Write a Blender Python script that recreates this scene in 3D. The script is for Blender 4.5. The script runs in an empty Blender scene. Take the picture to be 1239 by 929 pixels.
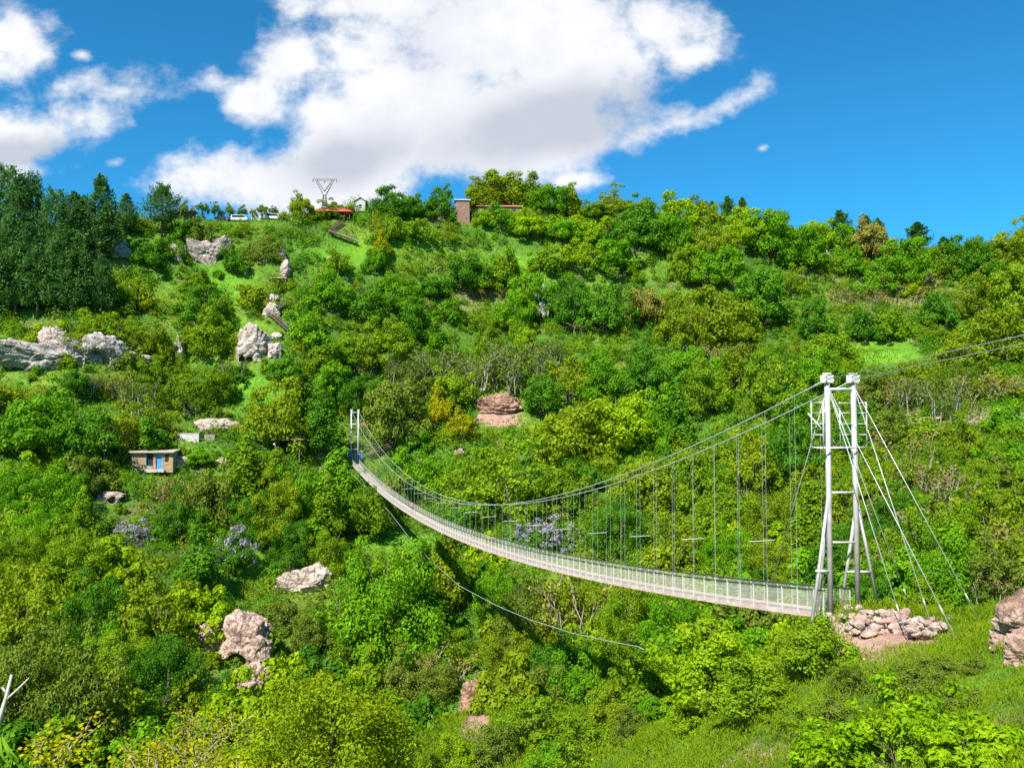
import bpy, math, random
import numpy as np
from mathutils import Vector, Matrix, noise as mnoise

PI = math.pi
R_ = math.radians
scene = bpy.context.scene
COL = scene.collection
rng = np.random.default_rng(7)
random.seed(7)

# ------------------------------------------------------------------ camera
PW, PH, F = 1239.0, 929.0, 1000.0
PITCH = math.atan(48.5 / F)
cam_d = bpy.data.cameras.new("camera")
cam = bpy.data.objects.new("camera", cam_d)
COL.objects.link(cam)
cam_d.sensor_width = 36.0
cam_d.lens = 36.0 * F / PW
cam_d.clip_start = 0.1
cam_d.clip_end = 20000
cam.location = (0, 0, 0)
cam.rotation_euler = (PI / 2 + PITCH, 0, 0)
scene.camera = cam
CP, SP = math.cos(PITCH), math.sin(PITCH)


def ray(px, py):
    u = (px - PW / 2) / F
    v = (PH / 2 - py) / F
    d = np.array([u, CP - v * SP, SP + v * CP])
    return d / d[1]                      # scaled so that y = 1


def P(px, py, Y):
    return ray(px, py) * Y


def proj(p):
    x, y, z = p[..., 0], p[..., 1], p[..., 2]
    f = y * CP + z * SP
    up = -y * SP + z * CP
    f = np.where(f < 0.5, 0.5, f)
    return PW / 2 + F * x / f, PH / 2 - F * up / f


# ------------------------------------------------------------------ numpy noise
def _hash(ix, iy, s):
    h = (ix.astype(np.int64) * 374761393 + iy.astype(np.int64) * 668265263 + s * 1442695) & 0xFFFFFFFF
    h = ((h ^ (h >> 13)) * 1274126177) & 0xFFFFFFFF
    return ((h ^ (h >> 16)) & 0xFFFF) / 65535.0


def vnoise(x, y, s=0):
    ix, iy = np.floor(x), np.floor(y)
    fx, fy = x - ix, y - iy
    fx = fx * fx * (3 - 2 * fx)
    fy = fy * fy * (3 - 2 * fy)
    a = _hash(ix, iy, s); b = _hash(ix + 1, iy, s)
    c = _hash(ix, iy + 1, s); d = _hash(ix + 1, iy + 1, s)
    return (a + (b - a) * fx) * (1 - fy) + (c + (d - c) * fx) * fy - 0.5


def fbm(x, y, s=0, o=4):
    t, a = 0, 1.0
    for i in range(o):
        t = t + a * vnoise(x, y, s + i * 17)
        x, y, a = x * 2.03, y * 2.03, a * 0.5
    return t


# ------------------------------------------------------------------ terrain height
CTRL = []
for col in [
    # (px, [(py, Y) ...]) points on the bare ground of the far slope
    (-260, [(285, 235), (375, 200), (430, 185), (540, 160), (700, 122), (850, 95)]),
    (0, [(283, 240), (375, 202), (430, 187), (540, 163), (700, 125), (850, 96), (929, 80)]),
    (110, [(275, 243), (340, 215), (430, 188), (500, 176), (640, 142), (770, 112)]),
    (220, [(266, 247), (315, 232), (400, 213), (480, 198), (557, 172), (600, 160), (700, 131), (820, 105), (929, 86)]),
    (330, [(266, 252), (330, 236), (420, 207), (500, 191), (600, 168), (706, 140), (790, 118), (900, 97)]),
    (430, [(257, 268), (292, 256), (400, 228), (480, 208), (560, 191), (620, 171), (720, 140), (850, 108)]),
    (560, [(255, 284), (330, 266), (420, 240), (500, 212), (590, 185), (680, 155), (780, 125), (860, 104)]),
    (640, [(250, 290), (340, 268), (430, 236), (520, 206), (620, 167)]),
    (750, [(252, 295), (330, 274), (420, 242), (520, 206), (620, 165), (720, 125), (800, 100)]),
    (900, [(268, 300), (350, 271), (450, 231), (550, 190), (650, 141), (730, 108)]),
    (1050, [(292, 305), (350, 277), (430, 236), (530, 186), (630, 136), (710, 105)]),
    (1200, [(302, 306), (370, 252), (470, 196), (570, 146), (650, 106), (720, 80)]),
    (1500, [(285, 300), (370, 245), (470, 190), (570, 142), (650, 103), (720, 78)]),
]:
    for py, Y in col[1]:
        CTRL.append(tuple(P(col[0], py, Y)))
for px, py, Y in [
    # near spur
    (1020, 745, 41), (1005, 737, 40.8), (1039, 750, 41.2), (985, 742, 42), (1065, 738, 42.5), (1030, 765, 39), (1070, 778, 37), (1130, 790, 34),
    (1100, 755, 40.5), (1150, 770, 38), (1215, 775, 35), (1300, 740, 34), (1180, 850, 25), (1239, 905, 20), (1239, 800, 28), (1000, 929, 27), (850, 929, 34),
    (770, 890, 45), (860, 860, 43), (950, 800, 42), (930, 850, 36), (700, 929, 50), (620, 905, 68), (540, 880, 76), (575, 860, 78),
]:
    CTRL.append(tuple(P(px, py, Y)))
for col_, rp, rY in ((-260, 285, 235), (0, 283, 240), (110, 275, 243), (220, 266, 247), (330, 266, 252), (385, 264, 258), (430, 257, 268), (500, 256, 276), (560, 255, 284), (640, 250, 290), (750, 252, 295), (900, 268, 300), (1050, 292, 305), (1200, 302, 306), (1500, 285, 300)):
    a_ = P(col_, rp, rY)
    CTRL.append((a_[0], a_[1], a_[2]))
    CTRL.append((a_[0], a_[1] + 14, a_[2] - 0.6))
    CTRL.append((a_[0], a_[1] + 34, a_[2] - 2.0))
CTRL += [
    (0, 0, -1.75), (0, 5, -3.0), (0, 12, -7.0), (0, 25, -14.2), (2, 40, -19.5), (-8, 60, -27), (-6, 92, -38),
    (-5, 3, -2.5), (-9, 10, -6.2), (-13, 25, -15), (-18, 40, -22.5), (-26, 58, -30), (-40, 70, -34), (-60, 60, -31), (-30, 25, -14),
    (-60, 20, -9), (-90, 60, -29), (-90, 20, -6), (6, 6, -3.0), (7, 12, -5.6), (10, 18, -8.0), (12, 8, -3.2),
    (20, 55, -19), (24, 72, -25), (40, 55, -15), (36, 40, -9.5), (45, 30, -3), (60, 42, -6), (80, 35, 3),
    (25, 14, -2), (15, 2, 0.5), (40, 0, 6), (-40, 0, 2), (0, -30, 6), (60, -40, 14), (-60, -40, 10), (120, -20, 16), (-140, -20, 8), (140, 40, 12),
    (10, 84, -28), (70, 70, -17), (-300, 60, -25), (-300, 0, 4), (300, 40, 10), (300, 110, -5), (-300, -40, 12), (300, -40, 20),
]
for x, z in [(-330, 58), (-220, 58), (-110, 62), (0, 78), (100, 77), (200, 72), (330, 76)]:
    CTRL += [(x, 345, z + 0.5), (x, 390, z - 4)]
CT = np.array(CTRL, dtype=float)


def _U(r2):
    return np.where(r2 > 1e-9, 0.5 * r2 * np.log(np.maximum(r2, 1e-9)), 0.0)


_n = len(CT)
_S = 100.0
_xy = CT[:, :2] / _S
_K = _U(((_xy[:, None, :] - _xy[None, :, :]) ** 2).sum(-1)) + np.eye(_n) * 0.0015
_A = np.zeros((_n + 3, _n + 3))
_A[:_n, :_n] = _K
_A[:_n, _n] = 1
_A[:_n, _n + 1:] = _xy
_A[_n:, :_n] = _A[:_n, _n:].T
_w = np.linalg.solve(_A, np.concatenate([CT[:, 2], np.zeros(3)]))


def height_raw(x, y):
    x = np.asarray(x, float); y = np.asarray(y, float)
    sh = x.shape
    xc = np.clip(x.ravel(), -330, 330); yc = np.clip(y.ravel(), -40, 385)
    out = np.zeros(xc.shape)
    for a in range(0, len(xc), 20000):
        q = np.stack([xc[a:a + 20000], yc[a:a + 20000]], 1) / _S
        out[a:a + 20000] = _U(((q[:, None, :] - _xy[None]) ** 2).sum(-1)) @ _w[:_n] + _w[_n] + q @ _w[_n + 1:]
    z = out.reshape(sh)
    far = np.clip((y - 95) / 40, 0, 1) * np.clip((330 - y) / 20, 0, 1)
    near = np.clip((np.hypot(x - 17, y - 41) - 4) / 10, 0, 1) * np.clip(np.hypot(x, y) / 10, 0, 1)
    z = z + far * np.clip((275 - y) / 45, 0.25, 1) * (2.4 * fbm(x / 26, y / 26, 3, 3) + 0.9 * np.sin(z * 0.75 + 2 * fbm(x / 40, y / 40, 9, 2)))
    z = z + near * (0.5 * fbm(x / 5.5, y / 5.5, 5, 4))
    return z


def axis(segs, ext):
    v = []
    for a, b, s in segs:
        v += list(np.arange(a, b, s))
    v.append(segs[-1][1])
    st = segs[-1][2]; c = v[-1]
    while c < ext[1]:
        st *= 1.45; c += st; v.append(c)
    st = segs[0][2]; c = v[0]; lo = []
    while c > ext[0]:
        st *= 1.45; c -= st; lo.append(c)
    return np.array(lo[::-1] + v)


XS = axis([(-320, -60, 2.5), (-60, 60, 1.0), (60, 320, 2.5)], (-5000, 5000))
YS = axis([(-40, -10, 2.5), (-10, 110, 1.0), (110, 390, 2.0)], (-3000, 6000))
GX, GY = np.meshgrid(XS, YS)
GZ = height_raw(GX, GY)


def hgt(x, y):
    x = np.atleast_1d(np.asarray(x, float)); y = np.atleast_1d(np.asarray(y, float))
    i = np.clip(np.searchsorted(XS, x) - 1, 0, len(XS) - 2)
    j = np.clip(np.searchsorted(YS, y) - 1, 0, len(YS) - 2)
    fx = (x - XS[i]) / (XS[i + 1] - XS[i]); fy = (y - YS[j]) / (YS[j + 1] - YS[j])
    return (GZ[j, i] * (1 - fx) + GZ[j, i + 1] * fx) * (1 - fy) + (GZ[j + 1, i] * (1 - fx) + GZ[j + 1, i + 1] * fx) * fy


def h1(x, y):
    return float(hgt(x, y)[0])


def hit(px, py, ymin=15.0, ymax=330.0):
    """where the line of sight through a photo point meets the ground"""
    d = ray(px, py)
    Y = np.linspace(ymin, ymax, 1600)
    dz = d[2] * Y - hgt(d[0] * Y, Y)
    k = np.where(dz < 0)[0]
    if len(k) == 0:
        k = int(np.argmin(dz))
    else:
        k = int(k[0])
    y = Y[k]
    return np.array([d[0] * y, y, h1(d[0] * y, y)])


# ------------------------------------------------------------------ object helpers
def tag(o, label=None, cat=None, group=None, kind=None):
    if label: o["label"] = label
    if cat: o["category"] = cat
    if group: o["group"] = group
    if kind: o["kind"] = kind
    return o


def empty(name, loc=(0, 0, 0), rz=0.0):
    o = bpy.data.objects.new(name, None)
    COL.objects.link(o)
    o.location = loc
    o.rotation_euler = (0, 0, rz)
    o.empty_display_size = 0.3
    return o


def link(name, me, parent=None, loc=None):
    o = bpy.data.objects.new(name, me)
    COL.objects.link(o)
    if parent: o.parent = parent
    if loc is not None: o.location = loc
    return o


def np_mesh(name, V, Fq, mats, midx=None, smooth=False):
    """fast mesh from arrays; Fq is (n,k) of vertex ids"""
    me = bpy.data.meshes.new(name)
    V = np.ascontiguousarray(V, dtype=np.float32); Fq = np.ascontiguousarray(Fq, dtype=np.int32)
    n, k = Fq.shape
    me.vertices.add(len(V)); me.vertices.foreach_set("co", V.ravel())
    me.loops.add(n * k); me.loops.foreach_set("vertex_index", Fq.ravel())
    me.polygons.add(n)
    me.polygons.foreach_set("loop_start", np.arange(0, n * k, k, dtype=np.int32))
    me.polygons.foreach_set("loop_total", np.full(n, k, dtype=np.int32))
    if midx is not None:
        me.polygons.foreach_set("material_index", np.ascontiguousarray(midx, dtype=np.int32))
    me.polygons.foreach_set("use_smooth", np.full(n, smooth, dtype=bool))
    for m in mats: me.materials.append(m)
    me.update(calc_edges=True)
    return me


class MB:
    def __init__(self):
        self.v = []; self.f = []; self.m = []

    def add(self, vs, fs, mi=0):
        b = len(self.v)
        self.v += [tuple(map(float, q)) for q in vs]
        self.f += [tuple(b + i for i in q) for q in fs]
        self.m += [mi] * len(fs)
        return self

    def box(self, c, s, rz=0.0, rx=0.0, mi=0, taper=1.0):
        M = Matrix.Rotation(rz, 3, 'Z') @ Matrix.Rotation(rx, 3, 'X')
        vs = []
        for z in (-.5, .5):
            t = taper if z > 0 else 1.0
            for x, y in ((-.5, -.5), (.5, -.5), (.5, .5), (-.5, .5)):
                vs.append(Vector(c) + M @ Vector((x * s[0] * t, y * s[1] * t, z * s[2])))
        return self.add(vs, [(0, 3, 2, 1), (4, 5, 6, 7), (0, 1, 5, 4), (1, 2, 6, 5), (2, 3, 7, 6), (3, 0, 4, 7)], mi)

    def tube(self, pts, r, n=8, mi=0, cap=True):
        pts = [Vector(p) for p in pts]
        if not hasattr(r, '__len__'): r = [r] * len(pts)
        vs, fs = [], []
        ref = None
        for i, p in enumerate(pts):
            a = pts[max(i - 1, 0)]; b = pts[min(i + 1, len(pts) - 1)]
            t = (b - a).normalized()
            if ref is None:
                ref = Vector((0, 0, 1)) if abs(t.z) < 0.9 else Vector((1, 0, 0))
            s = t.cross(ref)
            if s.length < 1e-4: s = t.cross(Vector((0, 1, 0)))
            s.normalize()
            q = s.cross(t)
            ref = q
            for k in range(n):
                an = 2 * PI * k / n
                vs.append(p + (s * math.cos(an) + q * math.sin(an)) * r[i])
        for i in range(len(pts) - 1):
            for k in range(n):
                k2 = (k + 1) % n
                fs.append((i * n + k, i * n + k2, (i + 1) * n + k2, (i + 1) * n + k))
        if cap:
            fs.append(tuple(range(n - 1, -1, -1)))
            fs.append(tuple((len(pts) - 1) * n + k for k in range(n)))
        return self.add(vs, fs, mi)

    def prism(self, prof, y0, y1, mi=0):
        """profile in xz extruded along y"""
        n = len(prof)
        vs = [(x, y0, z) for x, z in prof] + [(x, y1, z) for x, z in prof]
        fs = [tuple(range(n)), tuple(range(2 * n - 1, n - 1, -1))]
        for i in range(n):
            j = (i + 1) % n
            fs.append((i, i + n, j + n, j))
        return self.add(vs, fs, mi)

    def mesh(self, name, mats, smooth=False):
        me = bpy.data.meshes.new(name)
        me.from_pydata(self.v, [], self.f)
        if not isinstance(mats, (list, tuple)): mats = [mats]
        for m in mats: me.materials.append(m)
        me.polygons.foreach_set("material_index", self.m)
        me.polygons.foreach_set("use_smooth", [smooth] * len(self.f))
        me.update()
        return me

    def build(self, name, mats, parent=None, loc=None, smooth=False):
        return link(name, self.mesh(name, mats, smooth), parent, loc)


# ------------------------------------------------------------------ materials
def new_mat(name):
    m = bpy.data.materials.new(name)
    m.use_nodes = True
    nt = m.node_tree
    nt.nodes.clear()
    out = nt.nodes.new("ShaderNodeOutputMaterial")
    return m, nt, out


def nd(nt, typ, **kw):
    n = nt.nodes.new(typ)
    for k, v in kw.items():
        if k in n.inputs: n.inputs[k].default_value = v
        else: setattr(n, k, v)
    return n


def ramp(nt, fac, stops):
    r = nt.nodes.new("ShaderNodeValToRGB")
    e = r.color_ramp.elements
    while len(e) < len(stops): e.new(0.5)
    for q, (p, c) in zip(e, stops):
        q.position = p; q.color = (*c, 1) if len(c) == 3 else c
    nt.links.new(fac, r.inputs[0])
    return r.outputs[0]


def mathn(nt, op, a, b=0.0, c=None):
    n = nt.nodes.new("ShaderNodeMath"); n.operation = op
    for i, v in enumerate((a, b, c)):
        if v is None: continue
        if isinstance(v, (int, float)): n.inputs[i].default_value = v
        else: nt.links.new(v, n.inputs[i])
    return n.outputs[0]


def mixc(nt, fac, a, b, mode='MIX'):
    n = nt.nodes.new("ShaderNodeMix"); n.data_type = 'RGBA'; n.blend_type = mode
    for sock, v in ((n.inputs[0], fac), (n.inputs[6], a), (n.inputs[7], b)):
        if isinstance(v, (int, float)): sock.default_value = v
        elif isinstance(v, (tuple, list)): sock.default_value = (*v, 1)
        else: nt.links.new(v, sock)
    return n.outputs[2]


def noise_tex(nt, scale, detail=4, rough=0.55, coord='Object'):
    tc = nt.nodes.new("ShaderNodeTexCoord")
    t = nt.nodes.new("ShaderNodeTexNoise")
    t.inputs["Scale"].default_value = scale; t.inputs["Detail"].default_value = detail; t.inputs["Roughness"].default_value = rough
    nt.links.new(tc.outputs[coord], t.inputs["Vector"])
    return t.outputs[0]


def world_noise(nt, scale, detail=3, rough=0.5):
    g = nt.nodes.new("ShaderNodeNewGeometry")
    t = nt.nodes.new("ShaderNodeTexNoise")
    t.inputs["Scale"].default_value = scale; t.inputs["Detail"].default_value = detail; t.inputs["Roughness"].default_value = rough
    nt.links.new(g.outputs["Position"], t.inputs["Vector"])
    return t.outputs[0]


def leaf_mat(name, c0, c1, c2, trans=0.40, gloss=0.008, clump=0.35):
    """c0..c2: range of the leaf's own colour, from leaf to leaf and branch to branch"""
    m, nt, out = new_mat(name)
    g = nt.nodes.new("ShaderNodeNewGeometry")
    oi = nt.nodes.new("ShaderNodeObjectInfo")
    wn = world_noise(nt, clump, 2)
    a = mathn(nt, 'MULTIPLY', g.outputs["Random Per Island"], 0.42)
    a = mathn(nt, 'ADD', a, mathn(nt, 'MULTIPLY', oi.outputs["Random"], 0.34))
    a = mathn(nt, 'ADD', a, mathn(nt, 'MULTIPLY', mathn(nt, 'SUBTRACT', wn, 0.38), 1.0))
    col = ramp(nt, a, [(0.0, c0), (0.45, c1), (1.0, c2)])
    d = nt.nodes.new("ShaderNodeBsdfDiffuse"); nt.links.new(col, d.inputs[0])
    t = nt.nodes.new("ShaderNodeBsdfTranslucent")
    tcol = mixc(nt, 1.0, col, (1.25, 1.15, 0.5), 'MULTIPLY')
    nt.links.new(tcol, t.inputs[0])
    mx = nt.nodes.new("ShaderNodeMixShader"); mx.inputs[0].default_value = trans
    nt.links.new(d.outputs[0], mx.inputs[1]); nt.links.new(t.outputs[0], mx.inputs[2])
    gl = nt.nodes.new("ShaderNodeBsdfGlossy"); gl.inputs["Roughness"].default_value = 0.45
    gl.inputs[0].default_value = (0.75, 0.8, 0.45, 1)
    m2 = nt.nodes.new("ShaderNodeMixShader"); m2.inputs[0].default_value = gloss
    nt.links.new(mx.outputs[0], m2.inputs[1]); nt.links.new(gl.outputs[0], m2.inputs[2])
    nt.links.new(m2.outputs[0], out.inputs[0])
    return m


def simple_mat(name, c0, c1, scale=3.0, rough=0.7, metal=0.0, bump=0.0, bscale=None, detail=5):
    m, nt, out = new_mat(name)
    p = nt.nodes.new("ShaderNodeBsdfPrincipled")
    n = noise_tex(nt, scale, detail)
    col = ramp(nt, n, [(0.3, c0), (0.7, c1)])
    nt.links.new(col, p.inputs["Base Color"])
    p.inputs["Roughness"].default_value = rough
    p.inputs["Metallic"].default_value = metal
    if bump:
        b = nt.nodes.new("ShaderNodeBump"); b.inputs["Strength"].default_value = bump
        nn = noise_tex(nt, bscale or scale * 3, 6)
        nt.links.new(nn, b.inputs["Height"]); nt.links.new(b.outputs[0], p.inputs["Normal"])
    nt.links.new(p.outputs[0], out.inputs[0])
    return m


def rock_mat(name, pale, mid, dark, scale=0.45, lichen=0.0, bd=0.15):
    m, nt, out = new_mat(name)
    p = nt.nodes.new("ShaderNodeBsdfPrincipled"); p.inputs["Roughness"].default_value = 0.9
    big = world_noise(nt, scale, 6, 0.62)
    fine = world_noise(nt, scale * 7, 6, 0.65)
    g = nt.nodes.new("ShaderNodeNewGeometry")
    vo = nt.nodes.new("ShaderNodeTexVoronoi"); vo.inputs["Scale"].default_value = scale * 3.2
    nt.links.new(g.outputs["Position"], vo.inputs["Vector"])
    col = ramp(nt, big, [(0.3, dark), (0.45, mid), (0.62, pale)])
    f2 = ramp(nt, fine, [(0.32, (0.35, 0.33, 0.32)), (0.52, (1, 1, 1))])
    col = mixc(nt, 0.85, col, f2, 'MULTIPLY')
    wv = nt.nodes.new("ShaderNodeVectorMath"); wv.operation = 'ADD'
    nv = nt.nodes.new("ShaderNodeTexNoise"); nv.inputs["Scale"].default_value = scale * 2; nv.inputs["Detail"].default_value = 4
    nt.links.new(g.outputs["Position"], nv.inputs["Vector"]); nt.links.new(nv.outputs["Color"], wv.inputs[1]); nt.links.new(g.outputs["Position"], wv.inputs[0])
    ve = nt.nodes.new("ShaderNodeTexVoronoi"); ve.feature = 'DISTANCE_TO_EDGE'; ve.inputs["Scale"].default_value = scale * 1.1
    nt.links.new(wv.outputs[0], ve.inputs["Vector"])
    col = mixc(nt, 0.8 if bd > 0.1 else 0.0, col, ramp(nt, ve.outputs[0], [(0.0, (0.22, 0.19, 0.17)), (0.07, (1, 1, 1))]), 'MULTIPLY')
    if lichen:
        ln = world_noise(nt, scale * 2.1, 4, 0.7)
        lf = ramp(nt, ln, [(0.56, (0, 0, 0)), (0.64, (1, 1, 1))])
        lf = mathn(nt, 'MULTIPLY', lf, lichen)
        col = mixc(nt, lf, col, (0.06, 0.09, 0.02))
    nt.links.new(col, p.inputs["Base Color"])
    b = nt.nodes.new("ShaderNodeBump"); b.inputs["Strength"].default_value = 0.9; b.inputs["Distance"].default_value = bd
    hs = mathn(nt, 'ADD', fine, mathn(nt, 'MULTIPLY', vo.outputs[0], 0.7))
    nt.links.new(hs, b.inputs["Height"]); nt.links.new(b.outputs[0], p.inputs["Normal"])
    nt.links.new(p.outputs[0], out.inputs[0])
    return m


M = {}
M['A'] = leaf_mat("bright_leaf", (0.0542, 0.1638, 0.006), (0.1243, 0.3107, 0.009), (0.2260, 0.4407, 0.014))
M['D'] = leaf_mat("deep_green_leaf", (0.0362, 0.1220, 0.008), (0.0791, 0.2260, 0.012), (0.1469, 0.3277, 0.016))
M['O'] = leaf_mat("olive_leaf", (0.0994, 0.1582, 0.007), (0.2011, 0.2938, 0.010), (0.3051, 0.3898, 0.014))
M['G'] = leaf_mat("mid_green_leaf", (0.0723, 0.1582, 0.006), (0.1638, 0.2938, 0.010), (0.2712, 0.4068, 0.014))
M['Y'] = leaf_mat("lime_leaf", (0.1299, 0.2429, 0.006), (0.2542, 0.4068, 0.008), (0.3842, 0.5198, 0.012))
M['S'] = leaf_mat("grey_green_leaf", (0.0735, 0.1243, 0.014), (0.1525, 0.2260, 0.024), (0.2373, 0.3051, 0.034))
M['B'] = leaf_mat("brown_bud", (0.1412, 0.1299, 0.024), (0.2486, 0.2260, 0.040), (0.3277, 0.3107, 0.052), trans=0.2)
M['P'] = leaf_mat("pine_needle", (0.0362, 0.1107, 0.030), (0.0746, 0.1865, 0.046), (0.1469, 0.2825, 0.062), trans=0.3)
M['C'] = leaf_mat("fir_needle", (0.042, 0.115, 0.014), (0.080, 0.195, 0.020), (0.13, 0.26, 0.028), trans=0.3)
M['gold'] = leaf_mat("golden_leaf", (0.20, 0.24, 0.004), (0.34, 0.35, 0.006), (0.50, 0.46, 0.010))
M['lilac'] = leaf_mat("lilac_flower", (0.20, 0.19, 0.25), (0.33, 0.31, 0.40), (0.48, 0.46, 0.54), gloss=0.0)
M['white'] = leaf_mat("white_blossom", (0.55, 0.55, 0.48), (0.72, 0.72, 0.66), (0.8, 0.8, 0.76), gloss=0.0)
M['grass'] = leaf_mat("grass_blade", (0.085, 0.16, 0.006), (0.185, 0.295, 0.009), (0.30, 0.39, 0.016), clump=0.15)
M['weed'] = leaf_mat("weed_leaf", (0.045, 0.115, 0.006), (0.105, 0.225, 0.009), (0.19, 0.32, 0.014), clump=0.10)
M['dry'] = leaf_mat("dry_stalk", (0.16, 0.13, 0.05), (0.25, 0.21, 0.08), (0.34, 0.30, 0.13), trans=0.15, clump=0.1)
M['bark'] = simple_mat("bark", (0.06, 0.045, 0.035), (0.15, 0.12, 0.09), 4, 0.9, bump=0.5)
M['pbark'] = simple_mat("pale_bark", (0.20, 0.17, 0.13), (0.36, 0.32, 0.26), 5, 0.85, bump=0.4)
M['mbark'] = simple_mat("grey_bark", (0.11, 0.09, 0.07), (0.22, 0.19, 0.15), 5, 0.85, bump=0.4)
M['deadwood'] = simple_mat("dead_wood", (0.42, 0.36, 0.32), (0.62, 0.55, 0.50), 9, 0.8, bump=0.4)
M['rock'] = rock_mat("pale_tuff", (0.60, 0.49, 0.42), (0.46, 0.36, 0.30), (0.20, 0.15, 0.12), 0.55, 0.75)
M['rockg'] = rock_mat("grey_tuff", (0.50, 0.44, 0.40), (0.36, 0.31, 0.27), (0.13, 0.11, 0.10), 0.5, 0.85)
M['rockp'] = rock_mat("pink_tuff", (0.58, 0.42, 0.34), (0.48, 0.33, 0.26), (0.22, 0.14, 0.11), 0.7, 0.35)
M['stone'] = rock_mat("loose_stone", (0.52, 0.40, 0.34), (0.40, 0.29, 0.24), (0.22, 0.15, 0.12), 1.2, 0.0)
M['rockr'] = rock_mat("red_tuff", (0.50, 0.35, 0.28), (0.38, 0.23, 0.17), (0.17, 0.095, 0.07), 0.9, 0.5)
M['soil'] = rock_mat("red_soil", (0.46, 0.27, 0.19), (0.34, 0.18, 0.12), (0.19, 0.095, 0.06), 0.5, 0.0)
M['steel'] = simple_mat("galvanised_steel", (0.44, 0.41, 0.40), (0.66, 0.63, 0.62), 1.6, 0.42, 0.35, bump=0.05)
M['wsteel'] = simple_mat("white_steel", (0.50, 0.48, 0.44), (0.68, 0.66, 0.62), 3, 0.5, 0.0)
M['cable'] = simple_mat("wire_rope", (0.40, 0.43, 0.42), (0.58, 0.61, 0.59), 30, 0.45, 0.35)
M['hang'] = simple_mat("grey_hanger_wire", (0.30, 0.34, 0.32), (0.46, 0.50, 0.47), 30, 0.5, 0.2)
M['darkrail'] = simple_mat("dark_rubber_rail", (0.02, 0.03, 0.03), (0.05, 0.06, 0.06), 6, 0.6)
M['plank'] = simple_mat("bridge_plank", (0.30, 0.25, 0.22), (0.50, 0.44, 0.40), 2, 0.75, bump=0.3)
M['beam'] = simple_mat("primer_red_beam", (0.46, 0.30, 0.26), (0.64, 0.52, 0.47), 1.4, 0.65)
M['wood'] = simple_mat("weathered_wood", (0.10, 0.07, 0.05), (0.24, 0.17, 0.12), 4, 0.85, bump=0.4)
M['palewood'] = simple_mat("pale_timber", (0.36, 0.30, 0.22), (0.52, 0.44, 0.34), 4, 0.8, bump=0.3)  # pale beige timber for one stair flight and the hut roof
M['redroof'] = simple_mat("red_sheet_roof", (0.42, 0.05, 0.045), (0.62, 0.13, 0.10), 1.2, 0.5)
M['tileroof'] = simple_mat("clay_tile_roof", (0.30, 0.12, 0.06), (0.46, 0.22, 0.12), 2.5, 0.8, bump=0.5)
M['slate'] = simple_mat("dark_slate_roof", (0.05, 0.05, 0.055), (0.10, 0.10, 0.11), 3, 0.7)
M['plaster'] = simple_mat("pale_plaster", (0.55, 0.52, 0.46), (0.74, 0.71, 0.64), 2, 0.85, bump=0.2)
M['white_paint'] = simple_mat("white_car_paint", (0.60, 0.61, 0.62), (0.66, 0.66, 0.66), 1, 0.3)
M['dark_paint'] = simple_mat("dark_car_paint", (0.015, 0.017, 0.025), (0.03, 0.03, 0.04), 1, 0.3)
M['glass'] = simple_mat("dark_glass", (0.02, 0.025, 0.03), (0.04, 0.05, 0.055), 1, 0.08)
M['rubber'] = simple_mat("tyre_rubber", (0.015, 0.015, 0.015), (0.03, 0.03, 0.03), 8, 0.8)
M['blue'] = simple_mat("blue_paint", (0.04, 0.24, 0.48), (0.09, 0.34, 0.62), 3, 0.5)
M['blue2'] = simple_mat("faded_blue_sheet", (0.03, 0.09, 0.24), (0.09, 0.20, 0.38), 2, 0.7)
M['teal'] = simple_mat("teal_paint", (0.02, 0.30, 0.34), (0.05, 0.40, 0.44), 3, 0.5)
M['navy'] = simple_mat("navy_cloth", (0.015, 0.04, 0.14), (0.03, 0.08, 0.22), 3, 0.7)
M['dark'] = simple_mat("interior_shade_wall", (0.02, 0.015, 0.012), (0.05, 0.04, 0.035), 3, 0.95)  # near-black colour stands in for the shade inside the open shelter
M['skin'] = simple_mat("skin", (0.45, 0.26, 0.18), (0.52, 0.31, 0.22), 6, 0.6)
M['shirt'] = simple_mat("salmon_shirt", (0.72, 0.24, 0.16), (0.80, 0.32, 0.22), 9, 0.8)
M['jeans'] = simple_mat("grey_trousers", (0.06, 0.06, 0.07), (0.11, 0.11, 0.12), 9, 0.85)
M['hair'] = simple_mat("dark_hair", (0.015, 0.01, 0.008), (0.03, 0.02, 0.015), 20, 0.6)
M['concrete'] = simple_mat("rough_concrete", (0.36, 0.34, 0.31), (0.55, 0.52, 0.48), 2, 0.9, bump=0.4)


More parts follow.
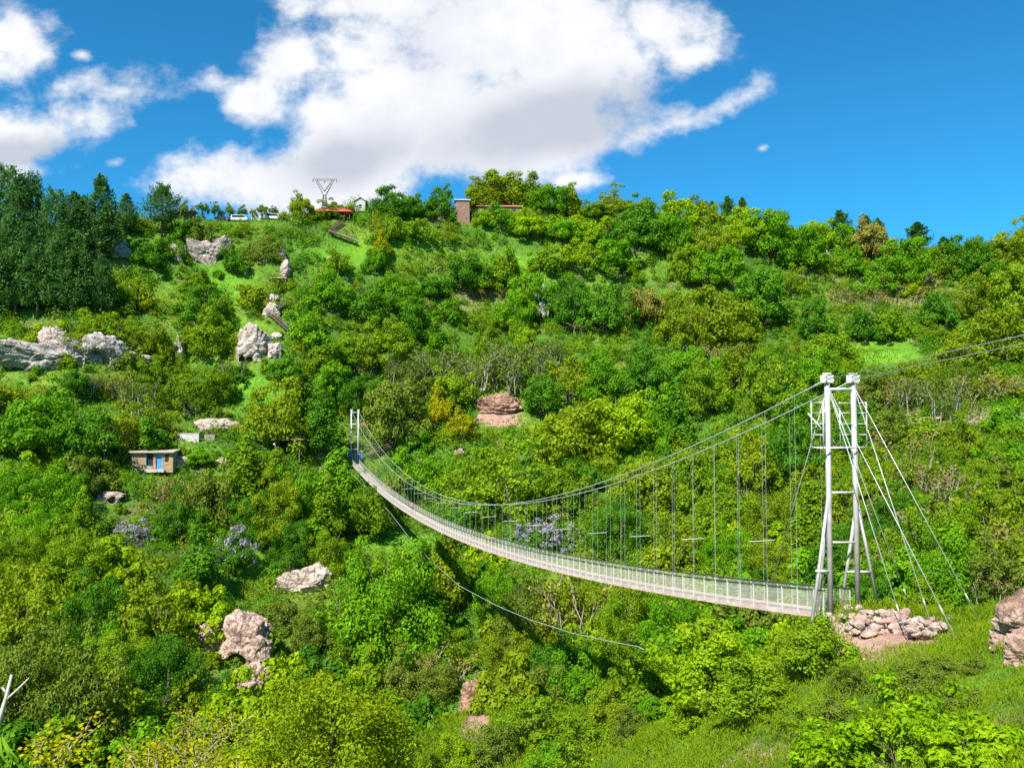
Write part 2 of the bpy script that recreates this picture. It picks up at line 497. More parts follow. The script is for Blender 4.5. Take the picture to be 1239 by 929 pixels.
def masonry_mat(name, c1, c2, mortar, bw, bh, scale=1.0):
    m, nt, out = new_mat(name)
    p = nt.nodes.new("ShaderNodeBsdfPrincipled"); p.inputs["Roughness"].default_value = 0.9
    tc = nt.nodes.new("ShaderNodeTexCoord")
    sp = nt.nodes.new("ShaderNodeSeparateXYZ"); nt.links.new(tc.outputs["Object"], sp.inputs[0])
    u = mathn(nt, 'ADD', sp.outputs[0], sp.outputs[1])
    wob = noise_tex(nt, 1.3, 3)
    cb = nt.nodes.new("ShaderNodeCombineXYZ")
    nt.links.new(mathn(nt, 'ADD', u, mathn(nt, 'MULTIPLY', wob, 0.35)), cb.inputs[0])
    nt.links.new(mathn(nt, 'ADD', sp.outputs[2], mathn(nt, 'MULTIPLY', wob, 0.25)), cb.inputs[1])
    br = nt.nodes.new("ShaderNodeTexBrick")
    br.inputs["Color1"].default_value = (*c1, 1); br.inputs["Color2"].default_value = (*c2, 1); br.inputs["Mortar"].default_value = (*mortar, 1)
    br.inputs["Scale"].default_value = scale; br.inputs["Brick Width"].default_value = bw; br.inputs["Row Height"].default_value = bh
    br.inputs["Mortar Size"].default_value = 0.04
    nt.links.new(cb.outputs[0], br.inputs["Vector"])
    n = noise_tex(nt, 2.2, 5)
    col = mixc(nt, 0.7, br.outputs[0], ramp(nt, n, [(0.3, (0.5, 0.5, 0.5)), (0.7, (1.25, 1.2, 1.15))]), 'MULTIPLY')
    nt.links.new(col, p.inputs["Base Color"])
    b = nt.nodes.new("ShaderNodeBump"); b.inputs["Strength"].default_value = 0.7; b.inputs["Distance"].default_value = 0.06
    nt.links.new(mathn(nt, 'ADD', mathn(nt, 'MULTIPLY', br.outputs[1], -1.0), n), b.inputs["Height"]); nt.links.new(b.outputs[0], p.inputs["Normal"])
    nt.links.new(p.outputs[0], out.inputs[0])
    return m


M['brick'] = masonry_mat("red_brown_masonry", (0.30, 0.15, 0.11), (0.20, 0.10, 0.075), (0.34, 0.25, 0.20), 0.9, 0.42)
M['hutstone'] = masonry_mat("golden_field_stone", (0.50, 0.34, 0.18), (0.40, 0.26, 0.15), (0.28, 0.22, 0.15), 0.7, 0.4)
M['drystone'] = masonry_mat("grey_field_stone", (0.42, 0.38, 0.33), (0.30, 0.27, 0.24), (0.12, 0.11, 0.09), 0.6, 0.32)


# ------------------------------------------------------------------ ground
def patch(px, py, rx, ry, X, Y_):
    return np.clip(1.35 - np.sqrt(((X - px) / rx) ** 2 + ((Y_ - py) / ry) ** 2), 0, 1)


GP = np.stack([GX, GY, GZ], -1)
gpx, gpy = proj(GP)
front = GY > 5
soil = np.zeros(GX.shape); mead = np.zeros(GX.shape); drym = np.zeros(GX.shape)
for (a, b, c, d, lo, hi) in [
    (1072, 776, 64, 26, 28, 45), (1040, 784, 34, 20, 28, 45), (572, 868, 18, 34, 40, 130), (584, 838, 14, 24, 40, 130), (932, 911, 36, 11, 20, 60), (902, 927, 32, 11, 20, 60),
    (603, 506, 34, 9, 190, 240), (1195, 885, 22, 8, 15, 40), (295, 263, 60, 2.5, 230, 262), (1110, 410, 8, 6, 100, 300), (1080, 510, 30, 5, 120, 250), (1170, 508, 24, 6, 100, 250),
    (440, 517, 8, 5, 150, 230), (1105, 800, 10, 6, 20, 45),
]:
    soil = np.maximum(soil, np.where(front & (GY > lo) & (GY < hi), patch(a, b, c, d, gpx, gpy), 0))
for (a, b, c, d, lo, hi) in [
    (1075, 428, 50, 16, 180, 290), (290, 470, 34, 26, 150, 230), (270, 350, 45, 30, 180, 240), (420, 310, 60, 22, 200, 280), (540, 345, 50, 10, 200, 290), (650, 320, 60, 14, 200, 300), (480, 655, 60, 14, 110, 190), (310, 690, 26, 24, 110, 160),
    (820, 890, 80, 26, 25, 60), (1185, 840, 50, 40, 15, 45), (545, 850, 30, 26, 60, 95), (500, 290, 50, 12, 200, 290), (1110, 790, 60, 16, 25, 45), (330, 470, 24, 22, 150, 230), (1160, 340, 30, 8, 200, 330), (300, 400, 20, 12, 180, 240),
]:
    mead = np.maximum(mead, np.where(front & (GY > lo) & (GY < hi), patch(a, b, c, d, gpx, gpy), 0))
for (a, b, c, d, lo, hi) in [(1090, 360, 80, 24, 180, 310), (1000, 335, 40, 12, 200, 310), (1160, 370, 40, 14, 180, 310), (560, 362, 40, 16, 200, 300), (590, 350, 40, 18, 190, 290), (60, 395, 60, 8, 150, 230), (1130, 500, 80, 30, 120, 230)]:
    drym = np.maximum(drym, np.where(front & (GY > lo) & (GY < hi), patch(a, b, c, d, gpx, gpy), 0))


def grid_sample(A, x, y):
    i = np.clip(np.searchsorted(XS, x) - 1, 0, len(XS) - 2); j = np.clip(np.searchsorted(YS, y) - 1, 0, len(YS) - 2)
    return A[j, i]


m, nt, out = new_mat("hillside_ground")
pb = nt.nodes.new("ShaderNodeBsdfPrincipled"); pb.inputs["Roughness"].default_value = 0.95
n1 = world_noise(nt, 0.045, 5, 0.6); n2 = world_noise(nt, 0.6, 5, 0.65); n3 = world_noise(nt, 4.0, 4, 0.6)
gcol = ramp(nt, n1, [(0.30, (0.034, 0.090, 0.003)), (0.5, (0.068, 0.165, 0.004)), (0.68, (0.14, 0.21, 0.008))])
nb = world_noise(nt, 0.11, 5, 0.68)
gcol = mixc(nt, ramp(nt, nb, [(0.57, (0, 0, 0)), (0.66, (0.8, 0.8, 0.8))]), gcol, ramp(nt, n2, [(0.3, (0.11, 0.085, 0.035)), (0.7, (0.22, 0.18, 0.08))]))
gcol = mixc(nt, 0.75, gcol, ramp(nt, n2, [(0.3, (0.45, 0.45, 0.4)), (0.65, (1.3, 1.3, 1.2))]), 'MULTIPLY')
am = nt.nodes.new("ShaderNodeAttribute"); am.attribute_name = "meadow"
gcol = mixc(nt, mathn(nt, 'MULTIPLY', am.outputs["Fac"], 0.9), gcol, ramp(nt, n2, [(0.3, (0.070, 0.21, 0.003)), (0.7, (0.15, 0.34, 0.006))]))
ad = nt.nodes.new("ShaderNodeAttribute"); ad.attribute_name = "dry"
gcol = mixc(nt, mathn(nt, 'MULTIPLY', ad.outputs["Fac"], 0.8), gcol, ramp(nt, n2, [(0.3, (0.15, 0.12, 0.05)), (0.7, (0.26, 0.21, 0.10))]))
asl = nt.nodes.new("ShaderNodeAttribute"); asl.attribute_name = "soil"
sf = mathn(nt, 'MULTIPLY', mathn(nt, 'SUBTRACT', mathn(nt, 'ADD', asl.outputs["Fac"], mathn(nt, 'MULTIPLY', n2, 1.1)), 0.78), 4.0)
sfn = nt.nodes.new("ShaderNodeClamp"); nt.links.new(sf, sfn.inputs[0])
scol = ramp(nt, n2, [(0.3, (0.25, 0.125, 0.085)), (0.5, (0.37, 0.215, 0.155)), (0.7, (0.46, 0.30, 0.235))])
scol = mixc(nt, 0.5, scol, ramp(nt, n3, [(0.35, (0.6, 0.6, 0.6)), (0.6, (1.1, 1.1, 1.1))]), 'MULTIPLY')
gcol = mixc(nt, sfn.outputs[0], gcol, scol)
nt.links.new(gcol, pb.inputs["Base Color"])
bp = nt.nodes.new("ShaderNodeBump"); bp.inputs["Strength"].default_value = 0.8; bp.inputs["Distance"].default_value = 0.4
nt.links.new(mathn(nt, 'ADD', n2, mathn(nt, 'MULTIPLY', n3, 0.3)), bp.inputs["Height"]); nt.links.new(bp.outputs[0], pb.inputs["Normal"])
nt.links.new(pb.outputs[0], out.inputs[0])
M['ground'] = m

nx, ny = len(XS), len(YS)
ii, jj = np.meshgrid(np.arange(nx - 1), np.arange(ny - 1))
q = (jj * nx + ii).ravel()
gm = np_mesh("ground", GP.reshape(-1, 3), np.stack([q, q + 1, q + 1 + nx, q + nx], 1), [M['ground']], smooth=True)
for nme, A in (("soil", soil), ("meadow", mead), ("dry", drym)):
    at = gm.attributes.new(nme, 'FLOAT', 'POINT')
    at.data.foreach_set("value", np.ascontiguousarray(A.ravel(), dtype=np.float32))
ground = link("ground", gm)
tag(ground, "green hillside and gorge floor carrying the trees and the bridge", "ground", kind="structure")


# ------------------------------------------------------------------ leaf geometry
def unit(a):
    return a / np.maximum(np.linalg.norm(a, axis=-1, keepdims=True), 1e-9)


def rdir(n, r):
    return unit(r.normal(size=(n, 3)))


def leaf_quads(Pn, N, size, aspect, r, droop=None):
    n = len(Pn)
    N = unit(N)
    t = unit(np.cross(N, rdir(n, r)))
    if droop is not None:
        t = unit(t + droop)
        N = unit(np.cross(np.cross(t, N), t))
    b = np.cross(N, t)
    s = (size * (0.65 + 0.7 * r.random(n)))[:, None] if np.isscalar(size) else size[:, None]
    a = aspect
    V = np.stack([Pn - t * s * 0.5, Pn + b * s * a * 0.5 - t * s * 0.05 + N * s * 0.06, Pn + t * s * 0.5, Pn - b * s * a * 0.5 - t * s * 0.05 + N * s * 0.06], 1).reshape(-1, 3)
    Fq = np.arange(4 * n).reshape(n, 4)
    return V, Fq


def crown(seed, w, h, base, lobes, per, leaf, aspect=0.62, rlo=0.45, lobe_r=(0.15, 0.27), flat=0.72, top_bias=0.25, cone=0.0):
    """leaf faces of a crown made of uneven leaf-covered boughs"""
    r = np.random.default_rng(seed)
    d = rdir(lobes * 3, r)
    d = d[d[:, 2] > -0.55][:lobes]
    k = len(d)
    out_r = 0.82 + 0.75 * (np.array([mnoise.noise(Vector(q * 1.7 + seed * 3.1)) for q in d]))
    rad = (rlo + (1 - rlo) * r.random(k) ** 0.55) * np.clip(out_r, 0.5, 1.15)
    lo = 0.36
    hh = (h - base) * (1 - lo)
    c = np.array([0, 0, base + (h - base) * lo])
    lp = d * rad[:, None]
    lp[:, 2] = np.where(lp[:, 2] < 0, lp[:, 2] * lo / (1 - lo) * 1.15, lp[:, 2])
    zt = lp[:, 2]
    shrink = 1 - cone * np.clip((zt + 1) / 2, 0, 1)
    lp = lp * np.stack([shrink, shrink, np.ones(k)], 1)
    sc = np.array([w / 2, w / 2, hh])
    lr = r.uniform(lobe_r[0], lobe_r[1], k)
    pos, nor = [], []
    for i in range(k):
        m_ = int(per * (lr[i] / np.mean(lobe_r)) ** 1.8 * r.uniform(0.6, 1.3))
        ld = rdir(m_ * 2, r)
        out_d = unit(lp[i] + np.array([0, 0, top_bias]))
        ld = ld[(ld @ out_d) > -0.35 - 0.5 * r.random(len(ld))][:m_]
        rr = r.uniform(0.55, 1.12, len(ld))
        q = lp[i] * (1 - lr[i] * 0.5) + ld * np.array([1, 1, flat]) * (lr[i] * rr)[:, None]
        pos.append(q * sc + c)
        nor.append(ld * 0.9 + np.array([0, 0, 0.35]) + 0.62 * rdir(len(ld), r))
    # loose leaves between the boughs
    m_ = int(0.1 * lobes * per)
    ld = rdir(m_, r)
    q = ld * (r.random(m_) ** 0.4)[:, None] * 0.85
    q[:, 2] = np.abs(q[:, 2]) * 0.9 - 0.3 * r.random(m_)
    sh = (1 - cone * np.clip((q[:, 2] + 1) / 2, 0, 1))[:, None]
    q = q * np.concatenate([sh, sh, np.ones_like(sh)], 1)
    pos.append(q * sc + c); nor.append(rdir(m_, r))
    pos = np.concatenate(pos); nor = np.concatenate(nor)
    pos[:, 2] = np.maximum(pos[:, 2], 0.05)
    V, Fq = leaf_quads(pos, nor, leaf, aspect, r)
    return V, Fq, lp * sc + c


def trunk_mb(seed, w, h, base, lobes, n_limb=9, rad=None, stems=1):
    r = random.Random(seed)
    mb = MB()
    rad = rad or 0.028 * h + 0.05
    for s in range(stems):
        a = 2 * PI * s / max(stems, 1) + r.random()
        off = (0 if stems == 1 else 0.03 * w)
        fx, fy = off * math.cos(a), off * math.sin(a)
        lean = (0 if stems == 1 else 0.13 * w)
        top = Vector((fx + lean * math.cos(a) + r.uniform(-.04, .04) * w, fy + lean * math.sin(a) + r.uniform(-.04, .04) * w, h * (0.78 if stems == 1 else 0.6)))
        b0 = Vector((fx, fy, -0.5))
        fork = b0.lerp(top, 0.45) + Vector((r.uniform(-.02, .02) * w, r.uniform(-.02, .02) * w, 0))
        rr = rad / (stems ** 0.5)
        mb.tube([b0, b0.lerp(fork, 0.5), fork, fork.lerp(top, 0.5), top], [rr * 1.25, rr, rr * 0.75, rr * 0.45, rr * 0.12], 6)
        pick = r.sample(range(len(lobes)), min(n_limb, len(lobes)))
        for i in pick:
            e = Vector(lobes[i]) * 0.88
            st = b0.lerp(top, min(0.85, max(0.25, (e.z - 0.15 * h) / h)))
            mid = st.lerp(e, 0.55) + Vector((0, 0, -0.04 * h))
            mb.tube([st, mid, e], [rr * 0.4, rr * 0.25, rr * 0.08], 5, cap=False)
    return mb


PROTO = {}


def make_proto(key, w, h, base, lobes, per, leaf, trunk=True, stems=1, bark='bark', seeds=(1, 2, 3), **kw):
    L = []
    for s in seeds:
        V, Fq, lp = crown(s * 13 + len(key), w, h, base, lobes, per, leaf, **kw)
        cm = np_mesh("crown", V, Fq, [M['A']])
        tm = trunk_mb(s, w, h, base, lp, stems=stems).mesh("trunk", M[bark], True)
        L.append((cm, tm))
    PROTO[key] = (L, w, h)


make_proto('big', 12, 10, 0.1, 66, 150, 0.40, seeds=(1, 2, 3, 4, 51, 52), lobe_r=(0.13, 0.25), rlo=0.55, flat=0.62)
make_proto('airy', 12, 10, 0.1, 74, 85, 0.36, seeds=(61, 62, 63), lobe_r=(0.10, 0.20), rlo=0.45, flat=0.6, stems=3, bark='mbark')
make_proto('bigfine', 12, 10, 0.1, 100, 190, 0.25, seeds=(21, 22, 23), lobe_r=(0.11, 0.21), rlo=0.55, flat=0.62)
make_proto('mid', 7, 6, 0.1, 42, 115, 0.34, stems=2, seeds=(5, 6, 7, 54, 55))
make_proto('midfine', 7, 6, 0.1, 52, 210, 0.20, stems=2, seeds=(71, 72, 73), lobe_r=(0.12, 0.23), rlo=0.5)
make_proto('tall', 6, 9, 0.4, 60, 85, 0.34, cone=0.35, seeds=(8, 9))
make_proto('bush', 3.4, 2.6, 0.05, 26, 105, 0.22, stems=4, seeds=(10, 11, 12, 57, 58), top_bias=0.5)
make_proto('near', 4.5, 3.4, 0.1, 70, 120, 0.15, stems=5, seeds=(14, 15, 16), lobe_r=(0.12, 0.22), rlo=0.5)
make_proto('round', 4.6, 6, 1.9, 30, 60, 0.30, seeds=(18, 19, 20), rlo=0.3)


def pine_mesh(seed, w, h, flat=False):
    r = np.random.default_rng(seed)
    rr = random.Random(seed)
    pos, nor, drp = [], [], []
    tb = MB()
    tb.tube([(0, 0, -0.6), (0.05, 0, h * 0.35), (0.0, 0.06, h * 0.7), (0, 0, h * 0.98)], [h * 0.016 + .05, h * 0.013 + .03, h * 0.008 + .02, 0.03], 7)
    nw = int(h * 1.0)
    z0 = 0.30 if flat else 0.24
    for i in range(nw):
        t = i / (nw - 1)
        z = h * (z0 + (0.97 - z0) * t)
        prof = (1 - t ** 2.4) ** 0.9 * (0.6 + 0.4 * min(1, t * 4 + 0.3)) * rr.uniform(0.75, 1.1) + 0.08
        if flat: prof = 0.55 + 0.45 * math.sin(min(1, t * 1.25) * PI) if t < 0.85 else 0.4
        nb = rr.randint(5, 7)
        for b in range(nb):
            a = 2 * PI * b / nb + rr.random() * 0.9
            L = max(0.25, w / 2 * prof * rr.uniform(0.5, 1.25))
            el = 0.28 * t + (-0.12 if not flat else 0.1) + rr.uniform(-.12, .12)
            dirv = np.array([math.cos(a) * math.cos(el), math.sin(a) * math.cos(el), math.sin(el)])
            st = np.array([0, 0, z + rr.uniform(-.3, .3)])
            tb.tube([st, st + dirv * L * 0.9], [0.045, 0.012], 4, cap=False)
            nn = int(20 + 42 * L / (w / 2))
            tt = 0.25 + 0.8 * r.random(nn) ** 0.8
            side = np.cross(dirv, [0, 0, 1]); side /= np.linalg.norm(side)
            sp = r.normal(size=nn) * 0.22 * L * (1.15 - 0.6 * tt)
            up = r.normal(size=nn) * 0.16 * L + 0.12
            q = st + dirv * (tt * L)[:, None] + side * sp[:, None] + np.array([0, 0, 1]) * up[:, None]
            pos.append(q + 0.18 * r.normal(size=(nn, 3)))
            nor.append(np.array([0, 0, 0.9]) + dirv * 0.5 + 0.8 * rdir(nn, r))
            drp.append(np.tile(dirv * 0.9 + np.array([0, 0, 0.35]), (nn, 1)) + side * (np.sign(sp) * 0.5)[:, None])
    pos = np.concatenate(pos); nor = np.concatenate(nor); drp = np.concatenate(drp)
    V, Fq = leaf_quads(pos, nor, 0.62, 0.42, r, drp)
    return np_mesh("crown", V, Fq, [M['P']]), tb.mesh("trunk", M['bark'], True)


PROTO['pine'] = ([pine_mesh(31, 7.6, 17), pine_mesh(32, 7.0, 17), pine_mesh(33, 8.2, 16), pine_mesh(34, 8.0, 17)], 7.3, 17)
PROTO['flatpine'] = ([pine_mesh(35, 9, 13, True), pine_mesh(38, 9, 13, True)], 9, 13)
PROTO['fir'] = ([pine_mesh(36, 4.5, 10), pine_mesh(37, 4.5, 10)], 4.5, 10)


def bare_mesh(seed, w, h, nst, leaves, leaf, bark='pbark', upright=0.6):
    """thicket of thin stems with sparse young leaves"""
    rr = random.Random(seed); r = np.random.default_rng(seed)
    tb = MB(); tips = []

    def grow(p, d, L, rad, lev):
        q = p + d * L * 0.5 + Vector((rr.uniform(-.06, .06), rr.uniform(-.06, .06), 0)) * L
        e = q + (d + Vector((rr.uniform(-.2, .2), rr.uniform(-.2, .2), 0.1))).normalized() * L * 0.5
        tb.tube([p, q, e], [rad, rad * 0.8, rad * 0.55], 4, cap=False)
        tips.append((q, e))
        if lev > 0:
            for _ in range(rr.randint(2, 3)):
                s = p.lerp(e, rr.uniform(0.45, 1.0))
                nd_ = (d * 0.9 + Vector((rr.gauss(0, .5), rr.gauss(0, .5), rr.uniform(0.0, .45)))).normalized()
                grow(s, nd_, L * rr.uniform(0.45, 0.7), rad * 0.55, lev - 1)
    for i in range(nst):
        a = rr.random() * 2 * PI; k = rr.random() ** 0.5 * w * 0.42
        p = Vector((k * math.cos(a), k * math.sin(a), -0.3))
        d = Vector((math.cos(a) * (1 - upright) * k / w * 3, math.sin(a) * (1 - upright) * k / w * 3, 1)).normalized()
        grow(p, d, h * rr.uniform(0.4, 0.62), 0.012 * h + 0.015, 2)
    T = np.array([[*a, *b] for a, b in tips])
    idx = r.integers(0, len(T), leaves)
    f = r.random((leaves, 1)) * 1.1
    pos = T[idx, :3] * (1 - f) + T[idx, 3:] * f + r.normal(size=(leaves, 3)) * 0.05 * w
    V, Fq = leaf_quads(pos, rdir(leaves, r) + np.array([0, 0, .5]), leaf, 0.6, r)
    return np_mesh("crown", V, Fq, [M['B']]), tb.mesh("trunk", M[bark], True)


PROTO['bare'] = ([bare_mesh(41, 5, 4.5, 9, 800, 0.28), bare_mesh(42, 6, 4, 11, 900, 0.28), bare_mesh(43, 4, 5.5, 9, 520, 0.26, upright=0.85)], 5, 4.5)
PROTO['stems'] = ([bare_mesh(44, 6, 5.5, 11, 1300, 0.30, upright=0.9), bare_mesh(45, 6, 6, 10, 1200, 0.30, upright=0.9)], 6, 5.5)

# ------------------------------------------------------------------ plants: where the photograph shows each one
# (px of the middle, py of the top, py of the foot, width in px, colour, shape)
T = []


def V_(s, shape=None, ymin=60):
    for it in s.split(';'):
        it = it.split()
        if not it: continue
        T.append((float(it[0]), float(it[1]), float(it[2]), float(it[3]), it[4], it[5] if len(it) > 5 else shape, ymin))


# pine wood, upper left
V_("""6 208 300 48 P flatpine;38 218 302 40 P flatpine;66 236 312 40 P flatpine;88 236 320 38 P;120 215 322 46 P;22 215 310 40 P;152 236 286 30 P;100 236 315 34 P;12 262 370 42 P;32 274 374 36 P;52 268 372 36 P;
72 276 380 40 P;93 286 381 36 P;18 298 388 40 P;45 300 386 38 P;66 294 386 36 P;100 300 379 30 P;86 312 386 32 P;122 312 386 28 P;-6 300 396 46 P;-20 215 300 46 P;-30 260 380 46 P;
128 250 320 30 P;-55 220 310 46 P;-60 280 390 46 P""", 'pine')
V_("196 229 288 46 P", 'flatpine')
# trees along the skyline
V_("""222 243 268 14 O;245 238 263 15 C;260 239 264 15 C;278 242 263 14 O;293 243 263 15 C;306 245 262 10 O;317 242 263 17 O;331 244 263 14 C;233 246 264 10 O;268 248 264 9 O""", 'round')
V_("540 217 250 19 D", 'round')
V_("""362 236 268 40 O big;384 238 264 30 G big;424 235 258 42 O big;407 239 257 28 O mid;478 225 259 54 D big;508 237 262 32 D mid;532 234 264 34 D mid;596 207 248 58 O tall;622 212 250 52 O tall;
575 214 248 40 O tall;645 214 250 40 O tall;664 218 256 56 A big;692 228 264 30 O mid;742 226 258 38 O big;775 236 262 50 G big;720 240 262 40 G mid;820 238 268 56 Y mid;848 238 270 46 O mid""")
V_("443 242 255 8 C;880 233 262 16 C;898 236 264 16 C;862 236 260 12 C;1016 256 290 24 C;1048 262 292 18 C;1062 266 296 20 C;1110 268 300 28 C;505 238 256 8 C;1142 282 300 14 C", 'fir')
# top band, right half
V_("""768 246 304 66 D big;815 250 308 62 A big;858 258 316 56 O big;905 250 296 56 Y big;935 252 312 64 A big;966 272 326 60 A big;988 262 300 50 Y big;1022 264 302 40 A mid;1052 266 312 54 B2 big;
1096 286 342 70 A big;1026 292 334 44 A mid;1068 318 354 40 A mid;1146 298 338 34 G mid;1174 288 338 56 D big;1216 274 330 66 O big;1246 258 306 46 O big;1192 326 386 66 O big;1228 318 388 66 G big;
1134 352 398 48 D mid;1216 368 436 76 O big;1010 400 452 64 G big;985 366 412 44 D mid;1042 370 412 42 D mid;1078 370 408 50 G mid;1164 392 446 66 O big;924 322 392 76 D big;872 344 410 96 O big;
822 356 424 66 O big;776 344 392 54 B2 big;742 290 330 60 A mid;700 290 322 50 Y mid;730 340 400 70 D big;690 335 396 70 D big;640 328 388 56 A big;612 300 346 46 G mid;662 300 330 44 G mid;
880 300 345 50 A mid;850 305 345 46 A mid;1000 300 330 40 G mid;955 318 352 46 G mid;1105 338 352 40 Y mid;1190 290 330 40 A mid;720 262 292 50 Y mid;680 258 290 46 A mid;640 255 285 46 Y mid;
586 250 274 26 Y mid;604 250 274 40 A mid;626 249 274 34 Y mid;644 250 274 26 G mid;540 262 292 40 O mid;505 262 290 40 G mid;470 262 292 36 G mid;830 300 345 40 G mid;1180 345 372 40 O mid;1125 385 412 36 G mid""")
# middle slope, centre and left
V_("""560 302 350 62 D big;520 330 356 50 D mid;588 318 352 40 G mid;620 352 400 56 A big;655 338 378 44 A mid;480 330 372 56 A big;445 340 392 60 D big;400 326 376 56 A big;500 365 410 56 D big;
470 385 430 60 G big;430 400 446 60 G big;545 362 392 40 A mid;585 370 400 44 G mid;530 395 428 50 A mid;370 372 420 50 A mid;390 410 450 56 G mid;455 295 330 30 A mid;462 284 316 26 gold mid;
410 300 330 36 G mid;320 282 316 50 S big;240 310 352 44 G mid;250 345 388 56 D big;262 358 408 46 G big;308 340 376 50 O mid;225 385 430 56 G big;190 395 440 56 O big;150 330 372 40 G mid;
170 340 376 40 O mid;205 280 312 40 D mid;245 270 300 30 S mid;230 262 290 36 D mid;180 288 320 44 D mid;275 300 330 30 D mid;120 370 412 46 G mid;155 385 425 50 O mid;60 385 412 44 Y mid;
95 392 420 50 O mid;30 392 418 40 G mid;290 430 458 40 D mid;335 462 540 76 O big;388 486 550 54 D big;368 478 530 40 D mid;482 458 540 76 S big;430 450 500 50 D big;395 440 480 50 A mid;
345 425 462 60 D mid;500 440 492 50 S mid;545 440 494 60 G big;530 474 518 34 gold tall;558 492 530 44 gold mid;500 512 545 40 A mid;655 448 502 52 D big;690 425 480 60 O big;640 440 476 46 G mid;
730 430 490 62 A big;780 420 480 62 D big;830 410 470 60 A big;700 480 560 110 O big;750 470 545 86 Y big;790 470 540 64 A big;620 528 622 140 G big;560 545 610 80 G big;680 560 620 70 G big;
815 470 540 56 D big;850 440 500 60 G big;900 410 470 70 O big;940 430 500 70 G big;985 420 470 56 A big;780 550 620 80 O big;845 540 620 80 G big;910 520 600 80 O big;960 510 590 80 D big;
880 580 650 80 G big;940 590 660 80 O big;750 600 670 76 D big;700 610 660 60 G big;820 620 690 80 O big;880 640 700 70 A big;940 650 705 70 O big;560 600 650 70 A big;505 545 600 60 A big""")
V_("""50 470 545 96 A big;15 500 545 60 D big;100 490 560 80 D big;90 430 478 60 D big;140 425 470 50 S mid;180 432 480 50 G big;230 440 500 60 G big;200 480 530 56 O mid;150 490 540 56 O mid;
110 545 590 60 S mid;60 560 620 80 A big;20 560 620 70 A big;265 440 490 46 G big;130 560 600 40 S mid;240 530 560 44 A mid;285 530 562 40 A mid;300 540 620 80 G big;250 560 640 70 S big;
200 596 640 46 S mid;360 560 640 76 A big;330 580 660 70 O big;410 560 640 60 A big;395 590 660 56 G big;440 580 650 70 G big;470 570 625 50 O mid;310 600 655 66 D big;350 630 690 56 D big;
100 600 650 56 G mid;50 610 670 70 A big;150 600 655 50 D mid;20 640 700 70 G big;90 640 710 84 G big;176 640 790 160 O big;30 690 790 110 O big;110 700 790 80 D big;240 650 720 70 D big;
30 770 900 130 S big;100 800 929 110 S big;200 770 850 90 D big;150 760 830 80 G big;270 800 870 60 D big;340 720 760 60 S mid;400 640 700 56 G big;470 660 800 150 A big;
440 700 800 90 A big;510 700 800 80 D big;540 655 745 56 O big;600 690 760 60 A mid;640 700 790 90 S big;700 690 780 90 O big;760 700 790 80 G big;820 715 790 80 A big;556 764 808 60 G big;
620 760 830 80 O big;680 770 850 80 D big;740 770 850 80 G big;520 800 850 70 S mid;634 806 850 56 D mid;480 790 850 60 S mid;640 840 900 70 O mid;700 830 900 80 A big;660 880 940 80 S mid;
420 740 800 50 G big;375 740 790 46 S mid;750 830 890 60 G mid""")
# right-hand slope behind the near tower
V_("""1060 450 500 50 S big;1100 430 470 56 O mid;1150 440 490 60 S big;1200 440 480 60 O mid;1010 480 540 60 G big;1075 490 540 60 S big;1120 500 545 56 G mid;1215 490 530 44 A mid;1165 505 560 56 O big;
1060 540 600 60 O big;1100 550 610 60 S big;1140 540 600 70 G big;1225 530 560 36 A mid;1190 560 610 60 G big;1090 590 650 70 D big;1145 600 690 110 G big;1200 590 660 100 O big;1240 580 640 60 O big;
1010 560 640 70 O big;980 600 680 60 G big;1040 620 700 70 D big;1090 650 720 70 G big;1150 650 735 80 A big;1210 650 720 80 S big;1000 660 735 60 D big;950 690 735 50 G big;1060 690 742 60 D big;
900 690 740 60 D big;1120 700 750 60 G mid;960 470 520 50 A big;1030 500 550 50 D big""")
# shrubs and blossom
V_("""655 356 396 18 white mid;1148 312 334 30 white mid;1000 306 316 10 white bush;165 633 655 56 lilac bush;215 630 652 30 lilac bush;285 648 690 46 lilac mid;665 632 664 60 lilac mid;630 640 664 40 lilac bush;695 640 664 30 lilac bush;735 486 498 10 white bush""")
V_("""560 420 470 60 S stems;600 415 470 60 S stems;640 410 460 50 S stems;520 425 475 56 S stems;585 440 480 50 S stems;620 430 475 50 S stems;490 430 470 50 S stems;1110 455 500 50 S stems;1150 460 510 40 S stems;
1070 455 500 44 B bare;1190 450 490 50 B bare;1100 510 560 50 B bare;1130 560 620 50 B bare;460 425 450 40 B bare;212 572 612 40 B bare;225 575 620 44 B bare;
120 520 560 40 S stems;540 790 830 60 B bare;500 800 840 60 B bare;690 700 790 80 B bare;640 820 880 60 B bare;430 700 770 40 S stems;280 420 460 36 S stems;140 440 480 44 B stems;110 440 478 40 S stems;
170 455 500 40 S stems;1090 345 368 50 B bare;1110 330 352 50 B bare;1010 345 368 40 B bare;1050 350 372 36 B bare;700 300 318 30 B bare;740 270 290 30 B bare;590 345 362 30 B bare;700 390 404 40 B bare;
1240 450 490 50 B bare;1200 690 730 50 B bare;880 415 440 36 B bare;660 410 440 40 S stems""")
# near bank, fine-leaved bushes at the foot of the tower and along the bank
V_("""870 748 850 150 Y;800 785 868 110 G;985 742 822 105 G;915 796 868 130 G;1015 835 895 80 S;835 840 885 70 Y;990 846 890 80 G;1030 800 840 56 S;1140 790 822 70 S;1100 800 850 90 S;1145 815 870 70 S;
760 855 900 50 S;700 868 935 84 G;640 838 905 84 G;600 872 935 66 S;738 832 888 74 O;668 892 955 80 A;548 892 945 60 Y;790 840 880 60 A;1180 790 815 40 S""", 'near', 24)

